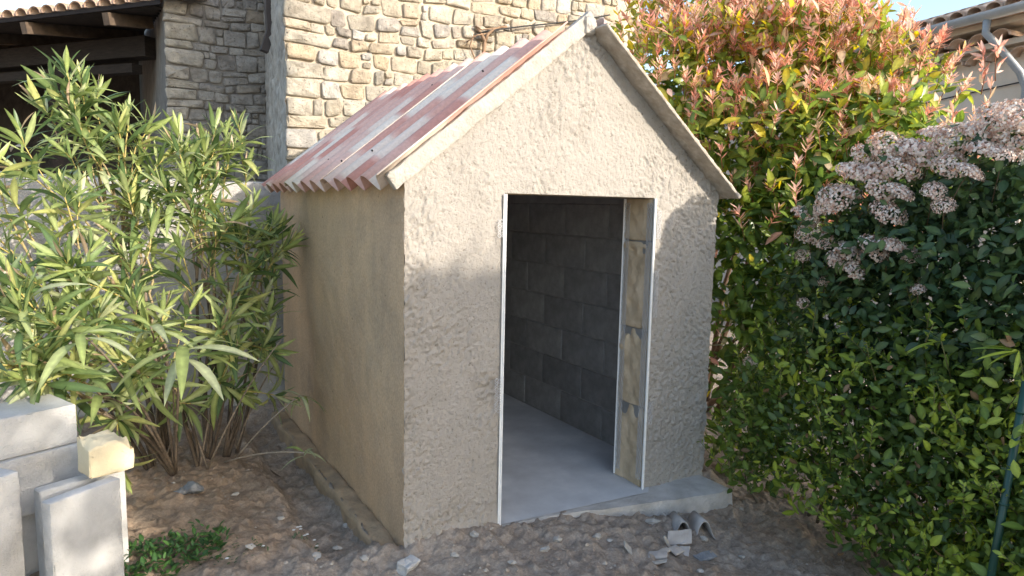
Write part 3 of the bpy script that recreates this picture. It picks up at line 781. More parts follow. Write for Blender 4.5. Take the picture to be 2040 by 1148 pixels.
# ================================================================== FOLIAGE TOOLS
def leaf_shape(L, Wd, seg=5, fold=.25, droop=.25, point=1.0, twist=0):
    V = []; F = []
    for i in range(seg+1):
        t = i/seg; w = Wd*.5*(math.sin(math.pi*min(1, (t*.96+.02))**point))**.85
        if i == seg: w = Wd*.02
        if i == 0: w = Wd*.06
        a = droop*t*t; y = L*t*(1-.15*abs(droop)*t); z = -L*a*.5
        c, s_ = math.cos(twist*t), math.sin(twist*t)
        for sx in (-1, 0, 1):
            lx = sx*w; lz = abs(sx)*w*fold
            V.append((lx*c-lz*s_, y, z+lx*s_+lz*c))
    for i in range(seg):
        for j in range(2): a = i*3+j; F.append((a, a+1, a+4, a+3))
    return np.array(V), F
def leaf_frame(p, d, n):
    """matrix with +Y along d and +Z towards n"""
    d = d.normalized(); x = d.cross(n)
    if x.length < 1e-4: x = d.cross(Vector((1, .3, 0)))
    x.normalize(); z = x.cross(d)
    return Matrix(((x.x, d.x, z.x, p.x), (x.y, d.y, z.y, p.y), (x.z, d.z, z.z, p.z), (0, 0, 0, 1)))
def emit_leaves(leaves, shapes, palette, m, parent, n_single=300, leaf_name='leaf', mass='foliage'):
    """leaves: (matrix, shape index, palette index, scale). The largest in view become leaf objects, the rest one mass."""
    mats = np.array([np.array(l[0]) for l in leaves]); sc = np.array([l[3] for l in leaves])
    ctr = mats[:, :3, 3]+mats[:, :3, 1]*(sc*np.array([shapes[l[1]][2] for l in leaves])*.5)[:, None]
    px, py, z = project(ctr); ok = np.isfinite(px) & (px > 4) & (px < 2036) & (py > 4) & (py < 1144)
    view = ctr-np.array(CAM); dist = np.linalg.norm(view, axis=1); facing = np.abs((mats[:, :3, 2]*view).sum(1)/dist)
    area = np.where(ok, sc**2*(.15+facing)/dist**2, 0)
    cell = {}
    cx = np.nan_to_num(px/10).astype(int); cy = np.nan_to_num(py/10).astype(int)
    for i in np.where(ok)[0]:
        k = (cx[i], cy[i]); cell[k] = min(cell.get(k, 9e9), dist[i])
    for i in np.where(ok)[0]:
        if dist[i] > cell[(cx[i], cy[i])]+.05: area[i] *= .02
    order = np.argsort(-area); single = set(int(i) for i in order[:n_single] if area[i] > 0)
    def rib(n): return np.tile(np.array([.86, 1.32, .86]), n//3)[:, None]
    cache = {}
    for i in single:
        mw, si, pi, s_, = leaves[i]
        key = (si, pi)
        if key not in cache: cache[key] = mesh(leaf_name, shapes[si][0], shapes[si][1], m, True, rib(len(shapes[si][0]))*np.array(palette[pi]))
        put(leaf_name, cache[key], parent, mw@Matrix.Scale(s_, 4))
    Vs = []; Fs = []; Ts = []; n = 0
    for i, (mw, si, pi, s_) in enumerate(leaves):
        if i in single: continue
        v = shapes[si][0]*s_; v = v@np.array(mw)[:3, :3].T+np.array(mw)[:3, 3]
        Vs.append(v); Fs += [tuple(a+n for a in f) for f in shapes[si][1]]; n += len(v)
        Ts.append(rib(len(v))*np.array(palette[pi]))
    if Vs:
        o = put(mass, mesh(mass, np.concatenate(Vs), Fs, m, True, np.concatenate(Ts)), parent); o['kind'] = 'stuff'
def rv():
    v = Vector((random.gauss(0, 1), random.gauss(0, 1), random.gauss(0, 1))); return v.normalized()

# ================================================================== OLEANDER
def oleander():
    rnd = random.Random(21)
    base = Vector((-.72, 1.48, 0)); base.z = gz(base.x, base.y)
    root = empty('oleander', base, 'tall oleander with long narrow grey green leaves left of the shed', 'shrub')
    shapes = []
    for L, w, dr, fo, tw in ((.23, .034, .4, .25, .3), (.19, .029, -.2, .35, .5), (.25, .034, .8, .22, -.5), (.18, .027, .1, .4, -.3), (.27, .038, 1.2, .2, .4)):
        v, f = leaf_shape(L, w, 6, fo, dr, .95, tw); shapes.append((v, f, L))
    pal = [(.26, .32, .12), (.34, .39, .17), (.17, .235, .085), (.43, .46, .26), (.30, .36, .12), (.44, .45, .17), (.09, .145, .055), (.42, .31, .21)]
    tufts = [(130,120,4.6),(75,190,4.7),(195,170,4.7),(100,150,4.75),(160,140,4.65),(255,215,4.6),(300,230,4.6),(345,270,4.5),(430,235,4.7),(475,235,4.85),(450,260,4.7),(400,310,4.6),(330,300,4.55),(320,350,4.4),(200,270,4.6),(150,240,4.55),(120,280,4.5),(40,250,4.5),(15,370,4.3),
      (160,365,4.3),(250,350,4.4),(285,290,4.6),(430,340,4.5),(370,340,4.4),(505,395,4.65),(545,430,4.75),(475,420,4.5),(380,410,4.35),(430,400,4.5),(300,430,4.3),(220,450,4.4),(110,420,4.3),(340,390,4.5),(60,545,3.85),(140,520,3.9),(235,560,4.0),(330,530,4.3),(420,490,4.4),(500,510,4.55),(470,560,4.3),
      (385,590,4.1),(490,600,4.35),(40,620,3.75),(110,640,3.7),(200,610,3.8),(285,640,3.9),(20,520,3.9),(5,590,3.7),(80,700,3.6),(250,500,4.2),(180,480,4.1),(30,320,4.5),(355,245,4.7),(400,270,4.75),(230,240,4.7),(270,390,4.5),(520,460,4.7),(450,460,4.6),(-40,420,4.1),(-50,560,3.8),(-30,300,4.5),(-60,680,3.6),(30,740,3.5),(120,725,3.6),(215,700,3.7),(60,655,3.6),(440,640,4.1),(330,600,4.0),(270,590,3.9),(500,680,4.35),(255,745,3.9),(160,590,3.8),(310,735,3.95),(430,745,4.15),(225,830,3.85),(480,770,4.35),(380,790,4.05),(120,770,3.75),(552,490,4.7),(540,545,4.62),(528,610,4.55),(560,440,4.8),(535,670,4.5)]
    for k in range(0):
        tufts.append((rnd.uniform(60, 520), rnd.uniform(280, 560), rnd.uniform(4.5, 5.0)))
    leaves = []; nstem = 0
    brown, yel = (.21, .165, .125), (.46, .37, .12)
    def bez(a, b, c, n): return [a*(1-t)**2+b*2*t*(1-t)+c*t*t for t in [i/n for i in range(n+1)]]
    stubs = [base+Vector((rnd.uniform(-.24, .24), rnd.uniform(-.2, .2), 0)) for k in range(15)]
    groups = {}
    for (px, py, d) in tufts:
        tip = at(px, py+14, d); k = min(range(len(stubs)), key=lambda q: (Vector((stubs[q].x, stubs[q].y, 0))-Vector((base.x+(tip.x-base.x)*.25, base.y+(tip.y-base.y)*.25, 0))).length+rnd.uniform(0, .12))
        groups.setdefault(k, []).append(tip)
    limbs = []
    for k, tips in groups.items():
        s0 = stubs[k]-Vector((0, 0, .03))
        while tips:
            part, tips = tips[:4], tips[4:]
            mean = sum(part, Vector())/len(part); fork = s0.lerp(mean, rnd.uniform(.42, .58)); fork.z += .05
            main = bez(s0, (s0+fork)/2+Vector((rnd.uniform(-.06, .06), rnd.uniform(-.06, .06), .08)), fork, 8)
            b = MB(); r0 = rnd.uniform(.010, .016); b.tube(main, [r0*(1-.35*q/8) for q in range(9)], 7, [tuple(np.array(brown)*rnd.uniform(.4, .65)) for q in range(9)]); b.build('stem', M_STEM, root, True)  # lower stems darkened in the tint to carry the crown's shade
            dm = (main[-1]-main[-2]).normalized()
            for tip in part: limbs.append((fork, dm, tip, r0*.62))
    for (s0, dm, tip, rb) in limbs:
        ctrl = s0+dm*(tip-s0).length*.5+rv()*.05
        pts = bez(s0, ctrl, tip, 12)
        for k in range(2, 12): pts[k] = pts[k]+Vector((rnd.gauss(0, .006), rnd.gauss(0, .006), 0))
        b = MB(); tint = [tuple(np.array(brown)*1.15*(1-max(0, (k-3)/9))+np.array(yel)*max(0, (k-3)/9)) for k in range(13)]
        b.tube(pts, [rb*(1-.6*k/12) for k in range(13)], 6, tint); b.build('stem', M_STEM, root, True)
        # side shoot
        ends = [(pts, .20+.16*rnd.random())]
        if rnd.random() < .55:
            k0 = rnd.choice((7, 8, 9)); a = pts[k0]; dirn = (pts[k0+1]-pts[k0]).normalized()+rv()*.5
            e = a+dirn.normalized()*rnd.uniform(.18, .32); sp = bez(a, (a+e)/2+Vector((0, 0, .02)), e, 6)
            b = MB(); b.tube(sp, [.0045*(1-.4*k/6) for k in range(7)], 5, [yel]*7); b.build('stem', M_STEM, root, True); ends.append((sp, .16))
        for pp, ln in ends:
            # whorls of three down from the tip
            tot = 0; k = len(pp)-1; s_ = 0; ph = rnd.random()*6
            acc = 0; pos = [(pp[-1], (pp[-1]-pp[-2]).normalized(), 0)]
            step_ = .038
            dist = 0; j = len(pp)-1
            while dist < ln and j > 0:
                seg = pp[j-1]-pp[j]; sl_ = seg.length; u = 0
                while u < sl_ and dist < ln:
                    pos.append((pp[j]+seg.normalized()*u, (-seg).normalized(), dist)); u += step_; dist += step_
                j -= 1
            for (p, dr_, dd) in pos:
                ph += 1.05
                for q in range(3 if dd > .02 else 2):
                    th = ph+q*2.094+rnd.uniform(-.25, .25)
                    x = dr_.cross(Vector((.2, .1, 1))); x.normalize(); y_ = dr_.cross(x)
                    out = x*math.cos(th)+y_*math.sin(th)
                    open_ = .30+1.5*min(1, dd/ .34)+rnd.uniform(-.3, .35); open_ = max(.15, min(open_, 1.8))
                    ld = dr_*math.cos(open_)+out*math.sin(open_)
                    nrm = dr_*math.sin(open_)-out*math.cos(open_)+rv()*.4
                    si = rnd.choice((0, 1, 3)) if dd < .08 else rnd.choice((0, 1, 2, 2, 4))
                    sc_ = (.62+.38*min(1, dd/.08))*rnd.uniform(.75, 1.12)
                    pi = rnd.choice((0, 0, 1, 1, 2, 2, 3, 4, 4, 5, 6, 6))
                    if (dd < .02 and rnd.random() < .2) or rnd.random() < .012: pi = 7
                    leaves.append((leaf_frame(p, ld, nrm), si, pi, sc_))
    # drooping rosettes close to the camera and two low twigs on the right
    for (px, py, d, n, sc_) in ((365,690,3.55,14,1.4),(160,665,3.45,9,1.15),(200,790,3.65,5,1.0),(598,788,4.1,8,.72),(606,902,3.85,5,.62),(300,650,3.7,8,1.1)):
        tip = at(px, py, d); s0 = min(stubs, key=lambda s: (s-tip).length)
        pts = bez(s0, (s0+tip)/2+Vector((0, 0, .22 if px < 550 else .05)), tip, 10); b = MB()
        b.tube(pts, [.009*(1-.6*k/10) if px < 550 else .0045 for k in range(11)], 6, [brown if px < 550 else (.34, .29, .23)]*11); b.build('stem', M_STEM, root, True)
        for q in range(n):
            th = q*2.4+rnd.uniform(-.2, .2); el = rnd.uniform(-.15, .55) if px < 550 else rnd.uniform(-.2, .9)
            ld = Vector((math.cos(th)*math.cos(el), math.sin(th)*math.cos(el), math.sin(el))); 
            leaves.append((leaf_frame(tip-Vector((0, 0, .02*(q//3))), ld, Vector((0, 0, 1))+rv()*.2), rnd.choice((2, 4, 4)), rnd.choice((1, 2, 3, 4)), sc_*rnd.uniform(.8, 1.1)))
    # bare basal shoots
    for k in range(9):
        s0 = rnd.choice(stubs); e = s0+Vector((rnd.uniform(-.5, .5), rnd.uniform(-.45, .3), rnd.uniform(.3, .8)))
        b = MB(); b.tube(bez(s0, (s0+e)/2+Vector((0, 0, .12)), e, 8), [.006*(1-.5*i/8) for i in range(9)], 5, [(.25, .20, .15)]*9); b.build('stem', M_STEM, root, True)
    emit_leaves(leaves, shapes, pal, M_LEAF, root)
oleander()

# ================================================================== BLOB SHRUBS
def blob_points(blobs, n, rnd, shell=.55):
    """points through the volume of overlapping ellipsoids, denser towards the skin, with outward direction"""
    vol = [r**2.2 for (_, r, _) in blobs]; tot = sum(vol); out = []
    for (c, r, fl) in blobs:
        k = int(n*(r**2.2)/tot)
        for i in range(k):
            v = rv(); rr_ = r*(shell+(1-shell)*rnd.random()**.7) if rnd.random() < .8 else r*rnd.random()
            lump = 1+.22*math.sin(v.x*5+c.x*7)*math.sin(v.y*6+c.y*5)+.15*math.sin(v.z*7+c.z*9)
            p = c+Vector((v.x*rr_, v.y*rr_, v.z*rr_*fl))*lump
            out.append((p, v, rr_/r))
    return out
def B(px, py, rpx, d, fl=1.0): return (at(px, py, d), rpx*d/FPX, fl)

def photinia():
    rnd = random.Random(31)
    base = Vector((3.1, 1.35, -.1))
    root = empty('photinia_bush', base, 'big photinia bush with red young tips and yellow leaves right of the shed', 'shrub')
    shapes = []
    for L, w, dr, fo in ((.115, .046, .3, .22), (.10, .042, .1, .3), (.12, .048, .6, .18), (.09, .040, .2, .25)):
        v, f = leaf_shape(L, w, 4, fo, dr, .9); shapes.append((v, f, L))
    v, f = leaf_shape(.07, .017, 4, .3, -.25, .8); shapes.append((v, f, .07))
    v, f = leaf_shape(.05, .011, 3, .3, .2, .8); shapes.append((v, f, .05))
    pal = [(.13, .205, .045), (.18, .26, .05), (.26, .33, .06), (.34, .38, .065), (.46, .43, .07), (.09, .155, .04), (.60, .50, .06), (.70, .36, .27), (.78, .52, .42), (.66, .32, .24), (.66, .50, .32)]
    blobs = [B(1330,170,110,5.3),B(1450,110,100,5.4),B(1560,110,110,5.3),B(1660,130,110,5.3),B(1770,190,95,5.3),B(1300,60,60,5.8),B(1400,30,70,5.8),B(1530,20,80,5.8),B(1640,30,60,5.6),
             B(1390,320,110,5.0),B(1520,290,140,5.0),B(1680,310,140,5.0),B(1810,330,90,5.0),B(1900,375,45,5.0),B(1470,480,100,4.75),B(1590,460,130,4.8),B(1720,450,120,4.9),B(1480,620,75,4.6),B(1480,760,70,4.55),B(1465,880,60,4.5),B(1560,620,90,4.7),B(1560,760,90,4.7)]
    leaves = []
    for p, v, f in blob_points(blobs, 11500, rnd):
        if p.x < 2.03 and p.z < 2.0: p.x = 2.03+rnd.random()*.12
        d = (v*.6+rv()*.7+Vector((0, 0, .1))).normalized(); n = (v+Vector((0, 0, .7))+rv()*.6)
        hi = (p.z-1.2)/2.0+rnd.uniform(-.35, .35)+(f-.8)*.5
        pi = rnd.choice((0, 1, 5, 5, 0)) if hi < .25 else rnd.choice((0, 1, 1, 2, 2, 3)) if hi < .6 else rnd.choice((1, 2, 2, 3, 3, 4, 4, 6, 10)) if hi < 1.0 else rnd.choice((2, 3, 4, 4, 6, 8, 10, 10))
        if f > .85 and rnd.random() < .05: pi = rnd.choice((6, 7, 8))
        leaves.append((leaf_frame(p, d, n), rnd.randrange(4), pi, rnd.uniform(.75, 1.2)))
    # red young shoots on the outer, upper skin
    b = MB()
    tips = 0
    for p, v, f in blob_points(blobs, 3600, rnd, .95):
        if p.z < 2.25 and rnd.random() < .4: continue
        if f < .95 or p.z < 1.45 or rnd.random() < max(0, .9-(p.z-1.3)*.55) or v.z < -.25: continue
        if p.x < 2.1: continue
        tips += 1
        ax = (Vector((0, 0, 1))+v*.5+rv()*.25).normalized(); L = rnd.uniform(.05, .14); q = p+ax*L
        b.tube([p-ax*.08, p, q], [.0028, .0025, .0015], 4, (.30, .12, .06))
        red = rnd.choice((7, 7, 8, 8, 9, 10))
        for k in range(rnd.randrange(14, 24)):
            t = rnd.random(); o_ = rv(); o_ = (o_-ax*o_.dot(ax)).normalized()
            ld = (ax*rnd.uniform(.35, 1.2)+o_).normalized()
            leaves.append((leaf_frame(p+ax*L*t, ld, o_*-.5+ax), rnd.choice((4, 4, 5)), red if rnd.random() < .7 else rnd.choice((7, 8, 10, 6)), rnd.uniform(.6, 1.15)))
    # long sprigs that rise over the crown
    for (px, py, d, ln) in ((1805,10,5.2,.45),(1835,60,5.2,.3),(1960,100,4.9,.25),(1990,90,4.9,.2),(1620,-10,5.5,.3),(1740,20,5.3,.25),(1690,5,5.4,.3),(1350,0,5.7,.3),(1900,220,5.0,.2),(1930,260,4.9,.3),(1860,290,5.0,.25),(1975,170,4.9,.3)):
        t0 = at(px, py, d); p0_ = t0-Vector((rnd.uniform(-.05, .05), 0, ln)); b.tube([p0_, (p0_+t0)/2+rv()*.02, t0], [.004, .003, .002], 4, (.32, .14, .07))
        for k in range(22):
            t = rnd.uniform(.2, 1); ld = (rv()+Vector((0, 0, .8))).normalized()
            leaves.append((leaf_frame(p0_.lerp(t0, t), ld, rv()+Vector((0, 0, .6))), rnd.choice((4, 4, 5)), rnd.choice((7, 8, 8, 9, 10)), rnd.uniform(.8, 1.3)))
    for k in range(9):
        c = blobs[rnd.randrange(len(blobs))][0]; s0 = base+Vector((rnd.uniform(-.25, .4), rnd.uniform(-.3, .3), 0))
        b.tube([s0, s0.lerp(c, .35)+rv()*.1, s0.lerp(c, .7)+rv()*.1, c], [.028, .02, .013, .006], 6, (.16, .11, .075))
    b.build('branches', M_STEM, root, True)
    emit_leaves(leaves, shapes, pal, M_GLOSSLEAF, root)
photinia()

def floret_head(rnd, R):
    """domed head of tiny pale florets"""
    V = []; F = []; T = []
    n = int(330*R/.06)
    for k in range(n):
        v = rv(); v = Vector((v.x, v.y, abs(v.z)*.8-.1)); 
        p = Vector((v.x*R, v.y*R, v.z*R*.75))*(.72+.32*rnd.random()); r = rnd.uniform(.004, .0068)
        nrm = (v+rv()*.5).normalized(); x = nrm.cross(Vector((.3, .2, 1))).normalized(); y = nrm.cross(x)
        i0 = len(V); V.append(tuple(p+nrm*r*.25)); ph = rnd.random()*6
        for j in range(5):
            a = ph+j*1.2566; V.append(tuple(p+(x*math.cos(a)+y*math.sin(a))*r+nrm*r*.5*(.2)))
        F += [(i0, i0+1+j, i0+1+(j+1) % 5) for j in range(5)]
        c = rnd.choice(((.76, .62, .53), (.80, .69, .60), (.68, .52, .44), (.82, .75, .67), (.52, .34, .27)))
        T += [c]*6
    return np.array(V), F, np.array(T)
def viburnum():
    rnd = random.Random(41)
    base = Vector((2.75, -.75, -.1))
    root = empty('viburnum_bush', base, 'dark viburnum bush with dusty pink flower heads at the right edge', 'shrub')
    shapes = []
    for L, w, dr, fo in ((.068, .034, .3, .25), (.056, .029, .1, .35), (.074, .036, .6, .2)):
        v, f = leaf_shape(L, w, 4, fo, dr, .85); shapes.append((v, f, L))
    pal = [(.045, .085, .033), (.06, .105, .038), (.075, .125, .042), (.035, .068, .03), (.10, .15, .045)]
    blobs = [B(1790,400,95,4.0),B(1900,390,90,4.0),B(2010,350,100,3.9),B(1690,470,90,4.0),B(1640,560,80,4.0),B(1790,520,110,3.9),B(1920,510,110,3.8),B(2040,500,100,3.7),B(1720,620,100,3.9),B(1870,640,110,3.8),B(2010,640,110,3.6),B(1620,660,70,4.05),B(2120,420,110,3.8),B(2120,620,120,3.6),B(1900,780,120,3.9),B(2060,800,120,3.8),B(1760,760,110,4.0)]
    leaves = []
    for p, v, f in blob_points(blobs, 10500, rnd):
        d = (v*.6+rv()*.8).normalized(); n = v+Vector((0, 0, .6))+rv()*.6
        leaves.append((leaf_frame(p, d, n), rnd.randrange(3), rnd.randrange(5), rnd.uniform(.6, 1.2)))
    heads = []
    for k, R in enumerate((.075, .065, .055, .085)):
        V, F, T = floret_head(rnd, R); heads.append((mesh('flower_head', V, F, M_PETAL, False, T), R))
    b = MB()
    spots = [(1770,295,34,3.85),(1815,300,34,3.85),(1790,335,36,3.8),(1745,345,32,3.85),(1850,310,32,3.85),(1755,378,32,3.8),(1700,345,30,3.85),(1665,395,32,3.85),(1690,385,24,3.85),(1645,415,22,3.85),(1605,430,26,3.9),(1612,465,24,3.9),(1640,480,20,3.85),(1770,425,30,3.75),(1790,385,26,3.75),(1740,495,28,3.75),(1690,505,28,3.8),(1665,520,20,3.8),(1700,540,22,3.75),(1775,490,24,3.7),(1812,508,18,3.7),
             (1900,280,34,3.8),(1945,265,30,3.8),(1985,245,34,3.75),(2020,230,32,3.7),(2025,270,30,3.7),(1960,300,28,3.7),(2000,310,26,3.65),(1895,330,26,3.7),(1930,345,24,3.65),(1880,410,18,3.6),(1860,380,18,3.65),(1828,577,12,3.6),(1600,604,11,3.85),(1640,560,13,3.85),(1495,722,14,3.95),(2060,250,34,3.7),(1865,270,26,3.9),(1720,310,22,3.9),(1600,510,14,3.9)]
    for (px, py, rpx, d) in spots:
        p = at(px, py, d); R = rpx*d/FPX*1.08; me, r0 = rnd.choice(heads)
        ax = (Vector((-.3, -.5, .8))+rv()*.4).normalized()
        mw = Matrix.Translation(p)@Vector((0, 0, 1)).rotation_difference(ax).to_matrix().to_4x4()@Matrix.Rotation(rnd.random()*6, 4, 'Z')@Matrix.Scale(R/r0, 4)
        put('flower_head', me, root, mw)
        b.tube([p-ax*.16-Vector((0, 0, .05)), p-ax*.05, p+ax*.01], [.003, .0025, .002], 4, (.16, .12, .07))
    for k in range(8):
        c = blobs[rnd.randrange(len(blobs))][0]; s0 = base+Vector((rnd.uniform(-.2, .3), rnd.uniform(-.3, .3), 0)); b.tube([s0, s0.lerp(c, .5)+rv()*.08, c], [.018, .012, .005], 6, (.13, .10, .075))
    b.build('branches', M_STEM, root, True)
    emit_leaves(leaves, shapes, pal, M_DULLLEAF, root)
viburnum()

def hedge():
    rnd = random.Random(51)
    base = Vector((2.4, -.7, -.1))
    root = empty('hedge_shrub', base, 'small leaved green hedge shrub at the bottom right beside the shed', 'hedge')
    shapes = []
    for L, w, dr, fo in ((.064, .031, .25, .2), (.056, .028, .1, .3), (.07, .033, .4, .2)):
        v, f = leaf_shape(L, w, 4, fo, dr, .85); shapes.append((v, f, L))
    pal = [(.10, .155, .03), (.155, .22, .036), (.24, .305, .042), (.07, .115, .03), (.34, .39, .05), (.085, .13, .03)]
    blobs = [B(1560,760,85,4.0),B(1660,700,85,3.9),B(1500,850,70,4.05),B(1600,860,90,3.9),B(1710,800,100,3.75),B(1820,740,95,3.7),B(1930,760,100,3.6),B(1540,930,55,3.95),B(1650,950,80,3.8),B(1760,930,100,3.65),B(1880,900,110,3.55),B(2000,880,110,3.45),B(1740,1040,80,3.65),B(1850,1040,100,3.5),B(1970,1040,110,3.4),B(2070,1000,110,3.3),B(1880,1150,90,3.45),B(2000,1170,110,3.3),B(1480,920,45,4.1),B(2080,1150,110,3.2),B(2150,900,120,3.3),B(2200,1050,140,3.2),B(2040,760,100,3.5)]
    leaves = []
    for p, v, f in blob_points(blobs, 13500, rnd):
        if p.z < -.12: continue
        d = (v*.5+rv()*.7+Vector((0, 0, .35))).normalized(); n = v+Vector((0, 0, .6))+rv()*.6
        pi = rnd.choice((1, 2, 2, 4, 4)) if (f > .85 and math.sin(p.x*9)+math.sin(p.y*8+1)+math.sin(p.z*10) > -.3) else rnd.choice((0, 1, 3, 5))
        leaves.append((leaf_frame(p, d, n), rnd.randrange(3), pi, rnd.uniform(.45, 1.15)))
    b = MB()
    for k in range(22):
        c = blobs[rnd.randrange(len(blobs))][0]; s0 = Vector((c.x+.15+rnd.uniform(-.1, .1), c.y+rnd.uniform(-.1, .1), -.12)); b.tube([s0, s0.lerp(c, .5)+rv()*.06, c+Vector((0, 0, .05))], [.010, .007, .003], 5, (.15, .12, .085))
    pal.append((.24, .15, .08))
    for p, v, f in blob_points(blobs, 420, rnd, .95):
        if f < .95 or p.z < .05 or v.x > .5: continue
        ax = (v*.7+Vector((0, 0, .8))+rv()*.35).normalized(); L = rnd.uniform(.09, .2); q0_ = p-ax*.06; q1_ = p+ax*L
        b.tube([q0_, p.lerp(q1_, .5)+rv()*.006, q1_], [.0028, .0022, .0012], 4, (.20, .19, .08))
        for k in range(10):
            t = k/9; sd = rv(); sd = (sd-ax*sd.dot(ax)).normalized()
            leaves.append((leaf_frame(p+ax*L*t, (ax*.8+sd).normalized(), ax+rv()*.3), rnd.randrange(3), rnd.choice((1, 2, 2, 4, 4)), rnd.uniform(.45, .95)*(1-.4*t)))
    for p, v, f in blob_points(blobs, 260, rnd, .9): leaves.append((leaf_frame(p, rv(), v+rv()), rnd.randrange(3), len(pal)-1, rnd.uniform(.5, 1.0)))
    # long narrow leaved sprigs poking through
    v, f = leaf_shape(.15, .016, 6, .2, .5, .9); shapes.append((v, f, .15))
    for (px, py, d, n) in ((1875,680,3.3,5),(2030,700,3.2,7)):
        t0 = at(px, py, d); b.tube([t0+Vector((.25, .05, -.25)), t0], [.004, .002], 4, (.2, .2, .08))
        for q in range(n):
            ld = (Vector((-.8, .1, .35))+rv()*.7).normalized(); leaves.append((leaf_frame(t0, ld, Vector((0, -.4, 1))+rv()*.3), 3, rnd.choice((1, 2, 4)), rnd.uniform(.7, 1.1)))
    b.build('branches', M_STEM, root, True)
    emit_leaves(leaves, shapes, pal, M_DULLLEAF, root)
hedge()

# tall hedge behind the photographer: its shade lies over the lower half of the scene
def shade_hedge():
    rnd = random.Random(61)
    root = empty('tall_hedge', (6, -9, 0), 'tall leafy hedge behind the camera shading the lower shed front', 'hedge')
    v, f = leaf_shape(.13, .06, 3, .2, .3, .85); shapes = [(v, f, .13)]
    pal = [(.06, .10, .03), (.08, .13, .035)]
    leaves = []; n = 46000
    xs = np.where(RNG.random(n) < .80, RNG.uniform(3.8, 8.2, n), RNG.uniform(1.0, 11.0, n)); zz = np.zeros(n)
    top = 4.40+.10*vnoise(np.stack([xs*1.5, zz, zz], -1), 9)+.26*vnoise(np.stack([xs*4.0, zz+3, zz], -1), 9)
    zs_ = top*RNG.random(n)**.6; ys_ = -9+RNG.normal(0, .25, n)
    q = vnoise(np.stack([xs*2.0, zz, zs_*2.0], -1), 19)
    keep = ~((xs < 3.7) & (q > .22) & (RNG.random(n) < .93)) & ~((zs_ > 3.5) & (q > .05+.5*(4.6-zs_)) & (RNG.random(n) < .9))
    for x, y, z in zip(xs[keep], ys_[keep], zs_[keep]):
        leaves.append((leaf_frame(Vector((x, y, z)), rv(), rv()), 0, rnd.randrange(2), rnd.uniform(1.2, 2.0)))
    for k in range(170):      # shoots along the top
        x = rnd.uniform(3.5, 9); h = rnd.uniform(4.35, 4.75)
        for q in range(9): leaves.append((leaf_frame(Vector((x+rnd.gauss(0, .05), -9+rnd.gauss(0, .1), h-rnd.random()*.35)), rv()+Vector((0, 0, .5)), rv()), 0, rnd.randrange(2), rnd.uniform(.5, 1.0)))
    emit_leaves(leaves, shapes, pal, M_DULLLEAF, root, 0)
    b = MB()
    for k in range(14):
        x = 1.2+k*.7; b.tube([(x, -9, -.1), (x+.1, -9, 2.0), (x, -8.95, 4.2)], [.05, .04, .015], 6, (.15, .11, .08))
    b.build('stems', M_STEM, root, True)
shade_hedge()

# ================================================================== BLOCKS AT THE LOWER LEFT
def pbox(name, o, ex, size, seed, m, label, cat, group=None, tilt=0, chip=.008, amp=.0008):
    """a worn block: o = lower front left corner, ex = direction of its front edge, size = width, depth, height"""
    ex = Vector(ex).normalized(); ey = Vector((-ex.y, ex.x, 0))
    bm = rough_box((0, 0, 0), size, seed, .03, amp, .004, 16, chip)
    mw = Matrix(((ex.x, ey.x, 0, o[0]), (ex.y, ey.y, 0, o[1]), (0, 0, 1, o[2]), (0, 0, 0, 1)))@Matrix.Rotation(tilt, 4, 'X')
    ob = bm_obj(name, bm, m, None, True, mw)
    return tag(ob, label, cat, group)
g0 = .0
GB = 'aerated concrete blocks stacked beside the oleander'
# coordinates come from the picture with the pieces standing on the earth at real depth
f1 = at(240, 968, 2.98)      # top right corner of the leaning front panel
f0 = at(98, 988, 2.84)
ex = (f1-f0); ex.z = 0; wd = ex.length
zb = gz(f1.x, f1.y)-.01
pbox('aerated_block', (f0.x, f0.y, zb), ex, (wd, .055, (f0.z+f1.z)/2-zb), 201, M_AAC, 'front white aerated concrete panel standing below the cream block', 'panel', GB, tilt=.0)
h1 = at(250, 950, 3.18); h0 = at(78, 960, 3.06); ex2 = h1-h0; ex2.z = 0
pbox('aerated_block', (h0.x, h0.y, zb), ex2, (ex2.length, .06, (h0.z+h1.z)/2-zb), 202, M_AAC, 'white concrete panel standing just behind the front panel', 'panel', GB)
k1 = at(38, 948, 2.98); k0 = at(-90, 975, 2.86); ex3 = k1-k0; ex3.z = 0
pbox('aerated_block', (k0.x, k0.y, zb), ex3, (ex3.length, .10, (k0.z+k1.z)/2-zb), 203, M_AAC, 'white concrete panel standing at the bottom left picture corner', 'panel', GB)
t1 = at(157, 905, 3.36); t0 = at(-190, 935, 3.20); ex4 = t1-t0; ex4.z = 0
zt = (t1.z+t0.z)/2; ztop = at(157, 805, 3.36).z
pbox('aerated_block', (t0.x, t0.y, zt), ex4, (ex4.length, .26, ztop-zt), 204, M_AAC, 'large white aerated concrete block on top of the stack at the left edge', 'block', GB)
e5 = ex4.normalized(); c5 = t0+e5*.02
pbox('aerated_block', (c5.x, c5.y-.02, zt-.25), ex4, (ex4.length+.02, .26, .246), 205, M_AAC, 'white concrete block directly under the topmost block', 'block', GB)
pbox('aerated_block', (c5.x, c5.y, zb), ex4, (ex4.length-.05, .25, zt-.254-zb), 206, M_AAC, 'lowest white concrete block of the stack, hidden behind the standing panels', 'block', GB)
